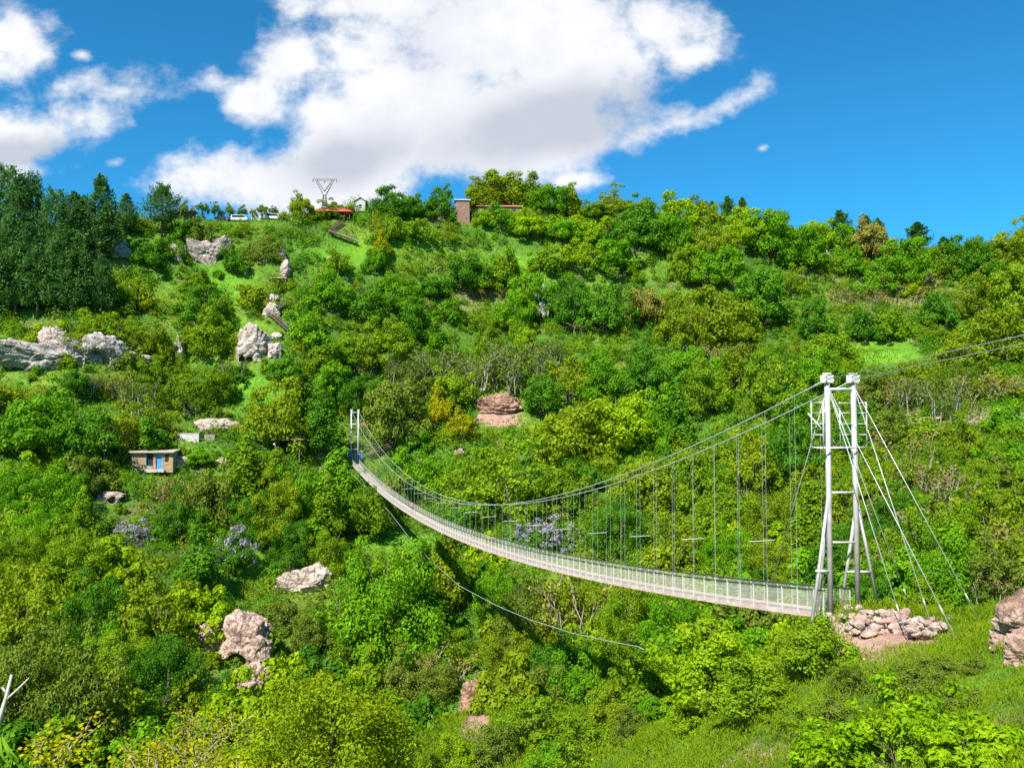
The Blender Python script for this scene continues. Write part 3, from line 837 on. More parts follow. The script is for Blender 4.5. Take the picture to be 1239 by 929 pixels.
CLEAR = [(435, 246, 6, 8, 284), (390, 240, 7, 12, 262), (136, 302, 22, 11, 222), (250, 308, 20, 14, 236), (218, 425, 7, 17, 209), (306, 422, 20, 22, 205), (64, 424, 60, 18, 186), (130, 430, 20, 16, 188), (185, 556, 28, 12, 172), (262, 516, 20, 9, 184), (235, 528, 24, 7, 180),
         (372, 706, 32, 13, 139), (298, 782, 30, 36, 117), (312, 814, 20, 24, 113), (288, 530, 28, 8, 182), (930, 914, 30, 10, 36), (605, 492, 32, 18, 208), (430, 522, 10, 30, 196), (350, 545, 18, 10, 180), (559, 256, 10, 11, 276), (329, 375, 9, 14, 214), (344, 322, 8, 14, 234), (340, 394, 10, 10, 212),
         (400, 257, 20, 7, 262), (133, 603, 16, 8, 158), (412, 288, 22, 8, 258), (576, 856, 20, 30, 98), (665, 640, 30, 14, 160), (285, 665, 18, 14, 148), (215, 640, 14, 10, 150), (165, 642, 22, 10, 150), (655, 374, 8, 16, 255)]


def dodge(px, top, foot, w, kind):
    """keep the crowns out of the lines to what the photograph shows in the open"""
    if kind in ('lilac', 'white'): return px, w
    Y = hit(px, foot, 60)[1]
    for (cx, cy, rx, ry, Yc) in CLEAR:
        if Y < Yc - 0.5 and top - 2 < cy + ry * .6 and foot > cy - ry * .6:
            need = w * 0.56 + rx * 0.85
            d = px - cx
            if abs(d) < need:
                short = need - abs(d)
                if short < 0.25 * w: w = max(w - 1.6 * short, 0.5 * w)
                elif top > cy - ry * .3 and (foot - top) > 22: return px, -1     # stands right below: lower it instead
                else: px = cx + (need if d >= 0 else -need)
    return px, w


KMAT = {'B2': 'B'}
occupied = []
plants = []          # (root, px, py, kind, shape, width_m)


def color_mat(k):
    return M[KMAT.get(k, k)]


SHAPE_NAME = {'pine': 'pine_tree', 'flatpine': 'pine_tree', 'fir': 'fir_tree', 'bush': 'shrub', 'near': 'shrub', 'bare': 'bare_shrub', 'stems': 'bare_shrub', 'round': 'broadleaf_tree'}
LOOK = {'P': 'dark blue-green pine', 'C': 'dark narrow evergreen', 'A': 'bright green leafy', 'D': 'deep green dense', 'O': 'olive yellow-green', 'G': 'mid green', 'Y': 'lime green',
        'S': 'grey-green', 'B': 'brownish twiggy', 'B2': 'brown-tinged', 'gold': 'golden yellow', 'lilac': 'pale purple flowering', 'white': 'white blossoming'}


def place(px, py_top, py_foot, wpx, kind, shape, base=None, ymin=60, single=False, seed=None):
    rr = random.Random(int(px * 31 + py_top * 7 + (seed or 0)))
    b = hit(px, py_foot, ymin) if base is None else np.array(base)
    Y = b[1]
    w = wpx * Y / F * (1.2 if shape not in ('pine', 'fir', 'round', 'near', 'flatpine') else 1.08)
    h = max(0.5, (py_foot - py_top) * Y / F) * (1.22 if shape in (None, 'big', 'mid', 'tall', 'bush') else 1.06)
    if shape is None: shape = 'big' if w > 8 else 'mid'
    if shape in ('big', 'mid') and h > 1.2 * w: shape = 'tall'
    if shape in ('big', 'mid') and w > 6 and ((kind in 'OSB' and rr.random() < 0.5) or (kind in 'GB2' and rr.random() < 0.25)): shape = 'airy'
    elif shape in ('big', 'mid') and Y < 150: shape = 'bigfine' if w > 9 else 'midfine'
    Ls, w0, h0 = PROTO[shape]
    cm, tm = rr.choice(Ls)
    name = SHAPE_NAME.get(shape) or ('flowering_bush' if kind in ('lilac', 'white') else ('shrub' if w < 4.2 and h < 4 else 'broadleaf_tree'))
    if kind in ('lilac', 'white'): name = 'flowering_bush'
    sink = 0.15
    if shape in ('big', 'bigfine', 'mid', 'tall', 'bush', 'airy', 'midfine'):
        sink = 0.20 * w; h += 0.8 * sink
    root = empty(name, (b[0], b[1], b[2] - sink), rr.random() * 2 * PI)
    root.scale = (w / w0 * rr.uniform(.93, 1.07), w / w0 * rr.uniform(.93, 1.07), h / h0)
    leaf = color_mat(kind)
    isbush = name in ('shrub', 'bare_shrub', 'flowering_bush')
    c = link('foliage' if isbush else 'crown', cm, root)
    c.material_slots[0].link = 'OBJECT'; c.material_slots[0].material = leaf
    t = link('stems' if isbush else 'trunk', tm, root)
    if kind in ('lilac', 'white'):
        c.material_slots[0].material = M['D']
        fl = link('blossom', BLOSSOM, root)
        fl.scale = (w0 / 3.4 , w0 / 3.4, h0 / 2.6)
        fl.material_slots[0].link = 'OBJECT'; fl.material_slots[0].material = leaf
    plants.append((root, px, (py_top + py_foot) / 2, kind, name, w))
    occupied.append((b[0], b[1], w / 2))
    return root


_r = np.random.default_rng(99)
_V, _F, _ = crown(77, 3.6, 2.8, 0.3, 34, 40, 0.16, lobe_r=(0.12, 0.2), rlo=0.8)
BLOSSOM = np_mesh("blossom", _V, _F, [M['lilac']])

for (px, t_, f_, w_, k_, s_, ym) in T:
    if ym == 60 and s_ not in ('pine', 'flatpine'):
        px, w2 = dodge(px, t_, f_, w_, k_)
        if w2 < 0: t_ = t_ + 0.35 * (f_ - t_); w2 = 0.8 * w_
        w_ = w2
        if f_ > 760 and px < 780: ym = 86
    place(px, t_, f_, w_, k_, s_, ymin=ym)

# smaller self-sown shrubs between the big ones
NT = len(plants)
CELL = 6.0
grid = {}
for x, y, r in occupied:
    grid.setdefault((int(x // CELL), int(y // CELL)), []).append((x, y, r))


def free(x, y, r):
    for i in range(-2, 3):
        for j in range(-2, 3):
            for (a, b, c) in grid.get((int(x // CELL) + i, int(y // CELL) + j), ()):
                if math.hypot(x - a, y - b) < 0.40 * (r + c): return False
    return True


KEEP_OUT = []      # filled with (px, py, rx, ry, ymin, ymax) windows that the photo shows clear of shrubs
KEEP_OUT += [(1075, 428, 46, 14, 150, 300), (290, 475, 30, 24, 140, 240), (185, 553, 34, 22, 120, 180), (320, 425, 36, 40, 150, 215), (60, 428, 80, 26, 150, 200), (605, 492, 40, 24, 150, 225),
             (250, 528, 50, 14, 120, 190), (432, 535, 40, 34, 120, 200), (372, 706, 40, 24, 90, 145), (295, 785, 45, 52, 80, 124), (559, 256, 16, 18, 100, 290), (400, 258, 30, 10, 100, 280), (340, 385, 24, 30, 100, 225), (412, 285, 28, 16, 100, 262),
             (130, 300, 24, 16, 100, 230), (243, 305, 40, 20, 100, 235), (344, 322, 10, 20, 100, 240), (575, 858, 40, 46, 40, 130), (820, 895, 80, 36, 20, 60), (1070, 760, 80, 36, 20, 50), (1190, 850, 60, 60, 10, 40), (290, 262, 70, 8, 200, 260), (420, 312, 40, 14, 100, 260), (130, 600, 40, 14, 100, 165), (218, 425, 12, 24, 100, 210)]


def clear_of(x, y, z):
    a, b = proj(np.array([x, y, z]))
    for (px, py, rx, ry, lo, hi) in KEEP_OUT:
        if lo <= y <= hi and ((a - px) / rx) ** 2 + ((b - py) / ry) ** 2 < 1: return False
    return True


rs = random.Random(21)
n_tree = sum(1 for p in plants if p[4] == 'broadleaf_tree')
tries = 0
while n_tree < 297 and tries < 30000:
    tries += 1
    y = rs.uniform(150, 292); x = y * rs.uniform(-0.36, 0.52); r = rs.uniform(2.3, 4.0)
    if not free(x, y, r * 1.25): continue
    z = h1(x, y)
    if not clear_of(x, y, z + r) or float(grid_sample(mead, np.array([x]), np.array([y]))[0]) > 0.35: continue
    a, b = proj(np.array([x, y, z]))
    w_ = 2 * r / y * F; hp = w_ * rs.uniform(0.75, 1.0)
    k = rs.choice("AAGDYOAGDG")
    px2, w2 = dodge(float(a), b - hp, b, w_, k)
    if w2 < 0 or abs(px2 - a) > 1: continue
    root = place(a, b - hp, b, w_, k, 'mid', base=(x, y, z))
    if plants[-1][4] == 'broadleaf_tree': n_tree += 1
    grid.setdefault((int(x // CELL), int(y // CELL)), []).append((x, y, r))
cand = []
rs = random.Random(5)
tries = 0
small = []
while len(cand) < 4700 and tries < 200000:
    tries += 1
    y = 78 + (318 - 78) * rs.random() ** 0.9
    x = y * rs.uniform(-0.67, 0.67)
    r = rs.choice((1.0, 1.3, 1.7, 2.1, 2.6, 3.2, 3.8)) * (1.0 if y < 170 else 1.15)
    if not free(x, y, r): continue
    z = h1(x, y)
    if not clear_of(x, y, z + r * 0.7): continue
    if rs.random() < float(grid_sample(mead, np.array([x]), np.array([y]))[0]) * 1.2: continue
    grid.setdefault((int(x // CELL), int(y // CELL)), []).append((x, y, r))
    cand.append((x, y, z, r))
cand.sort(key=lambda c: -c[3] / c[1])
n_bush = sum(1 for p in plants if p[4] == 'shrub')
print('counts', {n: sum(1 for p in plants if p[4] == n) for n in set(p[4] for p in plants)})
print('small', len(small), 'cand', len(cand))
KS = "AAGGGDOOYSAGDY"
for i, (x, y, z, r) in enumerate(cand):
    a, b = proj(np.array([x, y, z]))
    if n_bush < 176 and -20 < a < PW + 20:
        hp = r * 1.5 / y * F
        right = a > 1000 and 420 < b < 720
        k = rs.choice("SSOOGBGA") if right else rs.choice(KS)
        place(a, b - hp, b, 2 * r / y * F, k, 'bush' if k != 'B' else 'bare', base=(x, y, z))
        if k != 'B': n_bush += 1
    else:
        small.append((x, y, z, r))
# the rest: one mass of low scrub
SV, SF, nsv, SM = [], [], 0, []
for n_, (x, y, z, r) in enumerate(small):
    rr_ = np.random.default_rng(n_)
    k = int((50 + 34 * r * r) * (2.2 if y < 135 else 1))
    d = rdir(k, rr_); d[:, 2] = np.abs(d[:, 2])
    bl = 0.75 + 0.5 * fbm(d[:, 0] * 2 + n_, d[:, 1] * 2 + d[:, 2] * 2, n_, 2)
    q_ = d * (bl * rr_.uniform(.6, 1.05, k))[:, None] * np.array([r, r, r * rr_.uniform(1.0, 1.8)]) + np.array([x, y, z])
    v, f = leaf_quads(q_, d + .6 * rdir(k, rr_) + np.array([0, 0, .2]), 0.21 if y < 135 else (0.34 if y < 190 else 0.44), 0.66, rr_)
    SF.append(f + nsv); SV.append(v); nsv += len(v); SM += [int(rr_.integers(0, 5))] * len(f)
if SV:
    o = link("low_scrub", np_mesh("low_scrub", np.concatenate(SV), np.concatenate(SF), [M['D'], M['G'], M['A'], M['O'], M['G']], SM))
    tag(o, "low green scrub filling the gaps between hillside shrubs", "scrub", kind="stuff")


# ------------------------------------------------------------------ ground cover
def cover(n, ylo, yhi, half, size, seed, up, keep, shrink=0.3):
    r = np.random.default_rng(seed)
    y = np.sqrt(r.random(n) * (yhi ** 2 - ylo ** 2) + ylo ** 2) if yhi > 100 else ylo + (yhi - ylo) * r.random(n) ** 1.25
    x = y * r.uniform(-half, half, n)
    dens = (0.55 + fbm(x / 7, y / 7, seed, 3)) if yhi > 100 else (0.7 + 0.6 * fbm(x / 2.5, y / 2.5, seed, 3))
    s_ = grid_sample(soil, x, y)
    k = (r.random(n) < np.clip(dens + 0.25, 0.15, 1)) & (r.random(n) > s_ * 1.5 - 0.3) & keep(x, y)
    x, y = x[k], y[k]
    n = len(x)
    z = hgt(x, y)
    md = grid_sample(mead, x, y)
    sz = size * (0.6 + 0.8 * r.random(n)) * (1 - shrink * md) * (0.7 + 0.6 * np.clip(dens[k], 0, 1))
    if yhi < 100: sz = sz * np.clip(y / 48, 0.42, 1.15)
    N = rdir(n, r); N[:, 2] = np.abs(N[:, 2]) * 0.5
    dr = np.stack([r.normal(size=n) * .4, r.normal(size=n) * .4, np.full(n, up)], 1)
    lift = np.clip(dens[k], 0, 1) * (1 - md) * r.random(n) * 1.1 * min(1.0, size / 0.4)
    Pn = np.stack([x, y, z + sz * 0.38 + lift], 1)
    return Pn, N, sz, dr, r


Pn, N, sz, dr, r = cover(330000, 72, 322, 0.74, 0.50, 3, 0.9, lambda x, y: np.ones(len(x), bool))
v, f = leaf_quads(Pn, N, sz, 0.55, r, dr)
tag(link("undergrowth", np_mesh("undergrowth", v, f, [M['weed']])), "thick spring weeds covering the far hillside between shrubs", "undergrowth", kind="stuff")
Pn, N, sz, dr, r = cover(680000, 9, 80, 0.86, 0.30, 4, 1.3, lambda x, y: (x > -0.12 * y), 0.0)
v, f = leaf_quads(Pn, N, sz, 0.17, r, dr)
tag(link("grass", np_mesh("grass", v, f, [M['grass']])), "bright long grass on the near bank below the tower", "grass", kind="stuff")
Pn, N, sz, dr, r = cover(2600, 14, 60, 0.74, 0.10, 8, 0.3, lambda x, y: (x > -0.05 * y) & (fbm(x / 6, y / 6, 41, 2) > 0.0), 0.0)
v, f = leaf_quads(Pn + np.array([0, 0, 0.22]), N + np.array([0, -.5, .8]), sz * 1.3, 0.8, r)
M['flower'] = leaf_mat("yellow_petal", (0.5, 0.42, 0.01), (0.62, 0.52, 0.015), (0.7, 0.6, 0.02), gloss=0.0)
tag(link("wildflowers", np_mesh("wildflowers", v, f, [M['flower']])), "tiny yellow wildflowers dotted through the grass of the near bank", "wildflowers", kind="stuff")
Pn, N, sz, dr, r = cover(60000, 10, 80, 0.74, 0.4, 6, 1.0, lambda x, y: (x < -0.1 * y))
v, f = leaf_quads(Pn, N, sz, 0.4, r, dr)
tag(link("undergrowth", np_mesh("undergrowth", v, f, [M['weed']])), "weeds on the near slope dropping into the gorge", "undergrowth", kind="stuff")


# ------------------------------------------------------------------ rocks
def rock_mesh(seed, size, mat, sub=4, rough=0.28, caves=(), blocky=0.55, strata=0.06):
    import bmesh
    bm = bmesh.new()
    bmesh.ops.create_icosphere(bm, subdivisions=sub, radius=1.0)
    sx, sy, sz = size
    mn = min(size)
    pr = np.random.default_rng(seed * 5 + 1)
    pn = rdir(26, pr); pd = pr.uniform(0.72, 1.0, 26)
    for vtx in bm.verts:
        d = vtx.co.normalized()
        mx = max(abs(d.x), abs(d.y), abs(d.z))
        dn = pn @ np.array(d)
        pr_ = float(np.min(np.where(dn > 0.15, pd / np.maximum(dn, 0.15), 9)))
        p = d * pr_ * 0.75 + (d / mx) * 0.2 * blocky
        q = Vector((d.x * sx, d.y * sy, d.z * sz)) / (mn * 1.1) + Vector((seed * 7.3, seed * 1.7, 0))
        n = mnoise.fractal(q * 0.8, 0.9, 2.1, 3) * rough * 0.8
        n += -(1 - min(1, abs(mnoise.noise(q * 1.5)) * 5)) * rough * 0.45
        n += strata * (((q.z * 2.2 + 0.8 * mnoise.noise(q * 0.6)) % 1.0) - 0.5)
        p = p * (1 + n)
        for (cu, cv, cr, cd) in caves:
            dd = math.hypot((p.x - cu) * sx, (p.z - cv) * sz * (0.85 if p.z > cv else 1.15)) / (cr * sz)
            if d.y < 0 and dd < 1:
                p.y += cd * min(1, (1 - dd ** 3) * 1.6)
        vtx.co = Vector((p.x * sx, p.y * sy, p.z * sz))
    me = bpy.data.meshes.new("rock")
    bm.to_mesh(me); bm.free()
    me.materials.append(mat)
    return me


def rock(px, py, wpx, hpx, seed, label, mat='rock', ymin=60, depth=0.6, sub=4, name="rock_outcrop", group=None, caves=(), lift=0.0, **kw):
    b = hit(px, py + hpx * 0.42, ymin)
    Y = b[1]
    w, h = wpx * Y / F, hpx * Y / F
    d = max(w, h) * depth
    o = link(name, rock_mesh(seed, (w * 0.68, d * 0.62, h * 0.70), M[mat], sub, caves=caves, **kw))
    c = P(px, py, Y + d * 0.30)
    o.location = (c[0], c[1], c[2] + lift)
    o.rotation_euler = (0, 0, -math.atan2(c[0], c[1]))
    tag(o, label, "rock", group)
    if name == "rock_outcrop" and w > 2.2 and Y > 60:
        rr = random.Random(seed)
        for fx, fy, sc in ((-0.62, -0.25, 1.0), (0.62, -0.25, 1.0), (rr.uniform(-.4, .4), -0.62, 0.75), (rr.uniform(-.45, .45), 0.55, 1.1), (rr.uniform(-.4, .4), 0.7, 1.0)):
            if rr.random() < 0.2 or (caves and fy < -0.5): continue
            x, y = c[0] + fx * w, Y + fy * d * 1.2 + (0.6 if fy > 0 else -0.4)
            r_ = min(1.9, max(0.7, 0.22 * max(w, h))) * sc * rr.uniform(.75, 1.2)
            if fy < -.5: r_ = min(r_, h * .22)
            z = h1(x, y)
            a, b2 = proj(np.array([x, y, z]))
            place(float(a), float(b2) - r_ * 1.5 / y * F, float(b2), 2 * r_ / y * F, rr.choice("GDSAGO"), 'bush', base=(x, y, z))
    return o


G_R = "pale tuff outcrops on the hillside"
rock(136, 302, 46, 24, 1, "broad pale rock face beside the right edge of the pine wood", group=G_R)
rock(216, 309, 16, 22, 2, "narrow pale rock, leftmost of the rocks below the parked cars", group=G_R)
rock(250, 308, 30, 30, 3, "tall pale rock with dark right side below the white van", group=G_R)
rock(268, 300, 22, 22, 4, "dark grey rock just right of the tall pale rock below the cars", 'rockg', group=G_R)
rock(160, 346, 10, 8, 5, "small pale boulder on the slope below the pines", group=G_R)
rock(342, 311, 8, 16, 6, "slim rounded rock knob topping the leaning rock pillar", group=G_R, depth=0.9)
rock(346, 328, 15, 22, 7, "pale leaning rock pillar beneath the slim rounded knob", group=G_R, depth=0.8)
rock(330, 362, 18, 10, 8, "overhanging rock cap above the lower wooden stairs", group=G_R, depth=0.9)
rock(329, 377, 17, 18, 9, "pale rock standing under the overhanging cap beside wooden stairs", group=G_R)
rock(306, 422, 36, 46, 10, "large pale rock with two dark cave mouths near its foot", group=G_R, sub=5, caves=((-0.50, -0.42, 0.11, 1.3), (-0.18, -0.46, 0.13, 1.3)))
rock(333, 425, 16, 22, 11, "ragged pale rock joined to the right of the twin cave rock", group=G_R)
rock(335, 408, 16, 9, 12, "flat pale ledge right of the top of the twin cave rock", group=G_R)
rock(218, 425, 11, 34, 13, "slim upright rock finger above the stone hut", group=G_R, depth=0.9)
rock(25, 432, 52, 34, 14, "grey white craggy cliff at the left edge of the photo", 'rockg', group=G_R, sub=5)
rock(64, 419, 30, 38, 15, "bright jagged rock in the middle of the long left cliff", group=G_R, sub=5)
rock(92, 428, 40, 30, 16, "shadowed grey rock wall in the middle of the left cliff", 'rockg', group=G_R, sub=5)
rock(124, 428, 50, 46, 17, "grey rock with a big round cave mouth at cliff end", 'rockg', group=G_R, sub=5, caves=((-0.15, -0.35, 0.42, 1.1),))
rock(262, 516, 40, 20, 18, "white rock rising right above the retaining wall", group=G_R, depth=0.5)
rock(212, 559, 30, 18, 19, "pinkish rock against the right side of the stone hut", 'rockp', group=G_R, depth=0.6)
rock(270, 560, 24, 12, 20, "small pink rock on the slope right of the hut", 'rockp', group=G_R)
rock(133, 603, 34, 16, 21, "pale low rock with small openings below the stone hut", group=G_R, caves=((0.1, -0.2, 0.4, 0.8), (0.6, -0.2, 0.3, 0.8)))
rock(100, 598, 10, 10, 22, "small white stone left of the low rock with openings", group=G_R)
rock(372, 706, 68, 28, 23, "broad white rock ledge left of the big bright tree", group=G_R, sub=5, depth=0.35)
rock(300, 780, 56, 74, 24, "tall pitted pink rock face above the foreground tree", 'rockp', group=G_R, sub=5, depth=0.5, caves=((-0.35, -0.45, 0.28, 0.6),))
rock(264, 774, 44, 40, 25, "shadowed left shoulder of the pitted pink rock", 'rockp', group=G_R, sub=5)
rock(308, 822, 42, 44, 26, "pink rock foot running down below the pitted face", 'rockp', group=G_R, sub=5)
rock(555, 551, 12, 14, 27, "small dark rock with a hollow right of the far tower", 'rockp', group=G_R, caves=((0.1, -0.3, 0.45, 0.9),))
rock(868, 578, 14, 14, 28, "brown rock seen behind the hanger cables right of centre", 'rockp', group=G_R)
rock(1108, 410, 5, 6, 29, "small pink rock below the bright meadow patch", 'rockp', group=G_R)
rock(1196, 481, 9, 11, 30, "small upright pale rock on the right slope above the cables", group=G_R)
rock(1237, 510, 22, 18, 31, "pale rock at the right edge of the photo", group=G_R)
rock(1175, 512, 24, 8, 32, "low pink ledge left of the rock at the right edge", 'rockp', group=G_R)
rock(1122, 508, 26, 7, 33, "low pink ledge on the right slope nearest the tower cage", 'rockp', group=G_R)
rock(1220, 570, 16, 8, 34, "small pale rock low on the right slope", group=G_R)
rock(400, 313, 10, 5, 35, "small pale rock left of the yellow bush", group=G_R)
rock(412, 313, 8, 5, 36, "small pink rock right beside the small pale rock", 'rockp', group=G_R)
rock(770, 885, 24, 15, 37, "smooth pink boulder lying in the grass of the near bank", 'rockp', 24, name="boulder", rough=0.12, strata=0.01)
rock(524, 867, 10, 9, 38, "small white stone on the grassy patch left of the red slip", ymin=30, name="boulder", rough=0.12)
# rock bank at the right edge
rock(1256, 756, 92, 64, 40, "red brown rock bank at the right edge of the near bank", 'rockr', 15, sub=5, depth=0.9, rough=0.36, blocky=0.3, strata=0.1)
rock(1216, 776, 40, 30, 41, "lower red rock in front of the rock bank", 'rockr', 15, sub=5, depth=0.8, rough=0.34, strata=0.1)
rock(1212, 745, 22, 16, 42, "grey topped stone at the upper left of the rock bank", 'rockg', 15)
rock(1236, 790, 34, 40, 43, "dark red rock under the overhang of the rock bank", 'rockr', 15, sub=5, rough=0.34, strata=0.12)
rock(74, 432, 158, 32, 44, "long shadowed cliff band behind the crags at the left edge", 'rockg', group=G_R, sub=5, depth=0.22, rough=0.34)
# soil cut
rock(604, 489, 66, 32, 50, "striped red soil bank cut into the slope", 'soil', depth=0.45, sub=5, rough=0.22, strata=0.12, blocky=0.2, name="soil_bank", lift=-0.6)
rock(574, 858, 30, 58, 51, "tall bare red soil slip on the slope above the bottom edge", 'soil', 80, depth=0.3, sub=5, rough=0.3, name="soil_bank")
rock(441, 517, 14, 9, 52, "small orange soil bank behind the far tower", 'soil', depth=0.5, name="soil_bank")

# stones round the near tower's feet
M['stone1'] = rock_mat("buff_stone", (0.48, 0.36, 0.29), (0.38, 0.27, 0.21), (0.24, 0.165, 0.13), 1.6, 0.0, 0.03)
M['stone2'] = rock_mat("pink_stone", (0.44, 0.29, 0.23), (0.33, 0.21, 0.165), (0.19, 0.12, 0.09), 1.6, 0.0, 0.03)
M['stone3'] = rock_mat("pale_stone", (0.52, 0.42, 0.36), (0.42, 0.32, 0.27), (0.26, 0.19, 0.16), 1.6, 0.0, 0.03)


def hull_stone(seed):
    import bmesh
    r = random.Random(seed); bm = bmesh.new()
    for _ in range(18):
        v = Vector((r.gauss(0, 1), r.gauss(0, 1), r.gauss(0, 1))).normalized() * r.uniform(.8, 1.0)
        bm.verts.new((v.x * .5, v.y * .42, v.z * .34))
    bmesh.ops.convex_hull(bm, input=bm.verts)
    for v in [v for v in bm.verts if not v.link_faces]: bm.verts.remove(v)
    bmesh.ops.bevel(bm, geom=bm.edges[:], offset=0.035, segments=1, affect='EDGES')
    me = bpy.data.meshes.new("stone"); bm.to_mesh(me); bm.free()
    me.materials.append(M['stone%d' % (1 + seed % 3)])
    return me


STONES = [hull_stone(60 + i) for i in range(9)]
rs = random.Random(11)
for i in range(280):
    if i < 205:
        t = rs.random(); px = 1040 + 100 * t; py = 757 + 16 * (rs.random() - 0.35) + (8 if t > 0.6 else 0)
    elif i < 260:
        px = rs.uniform(1003, 1042); py = rs.uniform(742, 768) + (px - 1020) * 0.25
    else:
        px = rs.uniform(1130, 1152); py = rs.uniform(748, 772)
    b = hit(px, py, 33, 60)
    s = rs.uniform(0.32, 0.78)
    o = link("stone", rs.choice(STONES))
    o.location = (b[0], b[1], b[2] + rs.choice((0.05, 0.12, 0.3, 0.5)) * (1 if i < 260 else 0.6))
    o.scale = (s * rs.uniform(.8, 1.2), s, s * rs.uniform(.7, 1.05))
    o.rotation_euler = (rs.uniform(-.3, .3), rs.uniform(-.3, .3), rs.random() * 6.3)
    if i < 205: lb, g = "rough pinkish stone in the bank piled right of the near tower legs", "stones banked right of the tower"
    elif i < 260: lb, g = "rough pinkish stone among those around the near tower legs", "stones between the tower legs"
    else: lb, g = "rough pinkish stone in the small heap beside the stay cables", "stones heaped by the stays"
    tag(o, lb, "stone", g)
for px, py, s, lb in ((1050, 771, 1.1, "single loose stone lying on the bare earth in front of the pile"), (1041, 754, 1.25, "flat yellowish stone at the foot of the right tower leg")):
    b = hit(px, py, 33, 60)
    o = link("stone", STONES[0]); o.location = (b[0], b[1], b[2] + 0.15); o.scale = (s, s * .9, s * .6)
    tag(o, lb, "stone")


# ------------------------------------------------------------------ the bridge
D0 = 40.8
E0 = np.array([0.398 * D0, D0]); E1 = np.array([-0.893 * D0, 4.7 * D0])     # near and far ends of the deck centre line
LEN = float(np.linalg.norm(E1 - E0))
DIR = (E1 - E0) / LEN
PER = np.array([DIR[1], -DIR[0]])           # towards the right of the walker heading for the far side
HW = 0.76


def bxy(t, off=0.0):
    q = E0 + (E1 - E0) * t + PER * off
    return q[0], q[1]


def deck_z(t):
    return -9.25 - 4 * 5.35 * t * (1 - t) + 0.35 * t


def cable_z(t):
    return 2.2 + 0.9 * t - 4 * 12.75 * t * (1 - t)


def bp_(t, off, dz):
    x, y = bxy(t, off)
    return (x, y, deck_z(t) + dz)


bridge = empty("suspension_bridge", (E0[0], E0[1], -9.25))
tag(bridge, "long narrow cable footbridge swinging across the green gorge", "footbridge")
OB = Vector(bridge.location)


def bb(mb, name, mat, parent=None, smooth=False):
    """parts of the bridge are modelled in world metres and hung on the bridge's empty"""
    mb.v = [tuple(Vector(v) - OB) for v in mb.v]
    return mb.build(name, mat, parent or bridge, None, smooth)


NS = 128
ts = [0.003] + [i / NS for i in range(1, NS + 2)]


def strip(off, dz0, dz1, th):
    mb = MB()
    vs = []
    for t in ts:
        for o_, z_ in ((off - th / 2, dz0), (off + th / 2, dz0), (off + th / 2, dz1), (off - th / 2, dz1)):
            vs.append(bp_(t, o_, z_))
    fs = []
    n = len(ts)
    for i in range(n - 1):
        for k in range(4):
            k2 = (k + 1) % 4
            fs.append((i * 4 + k, (i + 1) * 4 + k, (i + 1) * 4 + k2, i * 4 + k2))
    fs += [(0, 1, 2, 3), tuple((n - 1) * 4 + k for k in (3, 2, 1, 0))]
    return mb.add(vs, fs)


bb(strip(0, -0.06, 0.0, 2 * HW - 0.06), "deck", M['plank'])
mbx = MB()
for k in range(0, 128):
    a, b_ = bp_((k + .5) / NS, -HW - 0.1, -0.16), bp_((k + .5) / NS, HW + 0.1, -0.16)
    mbx.tube([a, b_], 0.05, 4)
cbm = bb(mbx, "cross_beam", M['beam']); cbm["kind"] = "stuff"
for s in (-1, 1):
    bb(strip(s * HW, -0.20, 0.05, 0.07), "edge_beam", M['beam'])
    bb(MB().tube([bp_(t, s * (HW + 0.02), 1.16) for t in ts], 0.045, 6), "handrail", M['darkrail'])
    bb(MB().tube([bp_(t, s * HW, 0.62) for t in ts], 0.014, 5), "rail_wire", M['cable'])

# posts: a modelled post copied along the deck
post_me = MB().box((0, 0, 0.53), (0.05, 0.05, 1.24)).box((0, 0, 1.165), (0.075, 0.075, 0.04)).mesh("railing_post", M['wsteel'])
ang = math.atan2(DIR[1], DIR[0])
postsfar = MB()
for i in range(NS + 1):
    t = max(0.0035, i / NS)
    for s in (-1, 1):
        p = Vector(bp_(t, s * (HW + 0.045), 0))
        if i < 50:
            o = link("railing_post", post_me, bridge, p - OB); o.rotation_euler = (0, 0, ang)
        else:
            postsfar.box((p.x, p.y, p.z + 0.53), (0.06, 0.06, 1.24), ang)
pf = bb(postsfar, "railing_post", M['wsteel']); pf["kind"] = "stuff"

# wire netting between the posts
m, nt, out = new_mat("wire_netting")
al = mathn(nt, 'ADD', 0.15, mathn(nt, 'MULTIPLY', world_noise(nt, 1.5, 3), 0.24))
tr = nt.nodes.new("ShaderNodeBsdfTransparent"); pr = nt.nodes.new("ShaderNodeBsdfPrincipled")
pr.inputs["Base Color"].default_value = (0.50, 0.48, 0.38, 1); pr.inputs["Roughness"].default_value = 0.5
mx = nt.nodes.new("ShaderNodeMixShader"); nt.links.new(al, mx.inputs[0]); nt.links.new(tr.outputs[0], mx.inputs[1]); nt.links.new(pr.outputs[0], mx.inputs[2])
nt.links.new(mx.outputs[0], out.inputs[0])
M['net'] = m
for s in (-1, 1):
    vs, fs, uvs = [], [], []
    for t in ts:
        vs += [Vector(bp_(t, s * (HW - 0.01), 0.05)) - OB, Vector(bp_(t, s * (HW - 0.01), 1.1)) - OB]
    for i in range(len(ts) - 1):
        fs.append((2 * i, 2 * i + 2, 2 * i + 3, 2 * i + 1))
        a, b_ = ts[i] * LEN, ts[i + 1] * LEN
        uvs += [(a, 0), (b_, 0), (b_, 1.05), (a, 1.05)]
    me = bpy.data.meshes.new("railing_netting"); me.from_pydata([tuple(v) for v in vs], [], fs)
    ul = me.uv_layers.new(name="UVMap")
    for k, q in enumerate(uvs): ul.data[k].uv = q
    me.materials.append(M['net']); me.update()
    link("railing_netting", me, bridge)

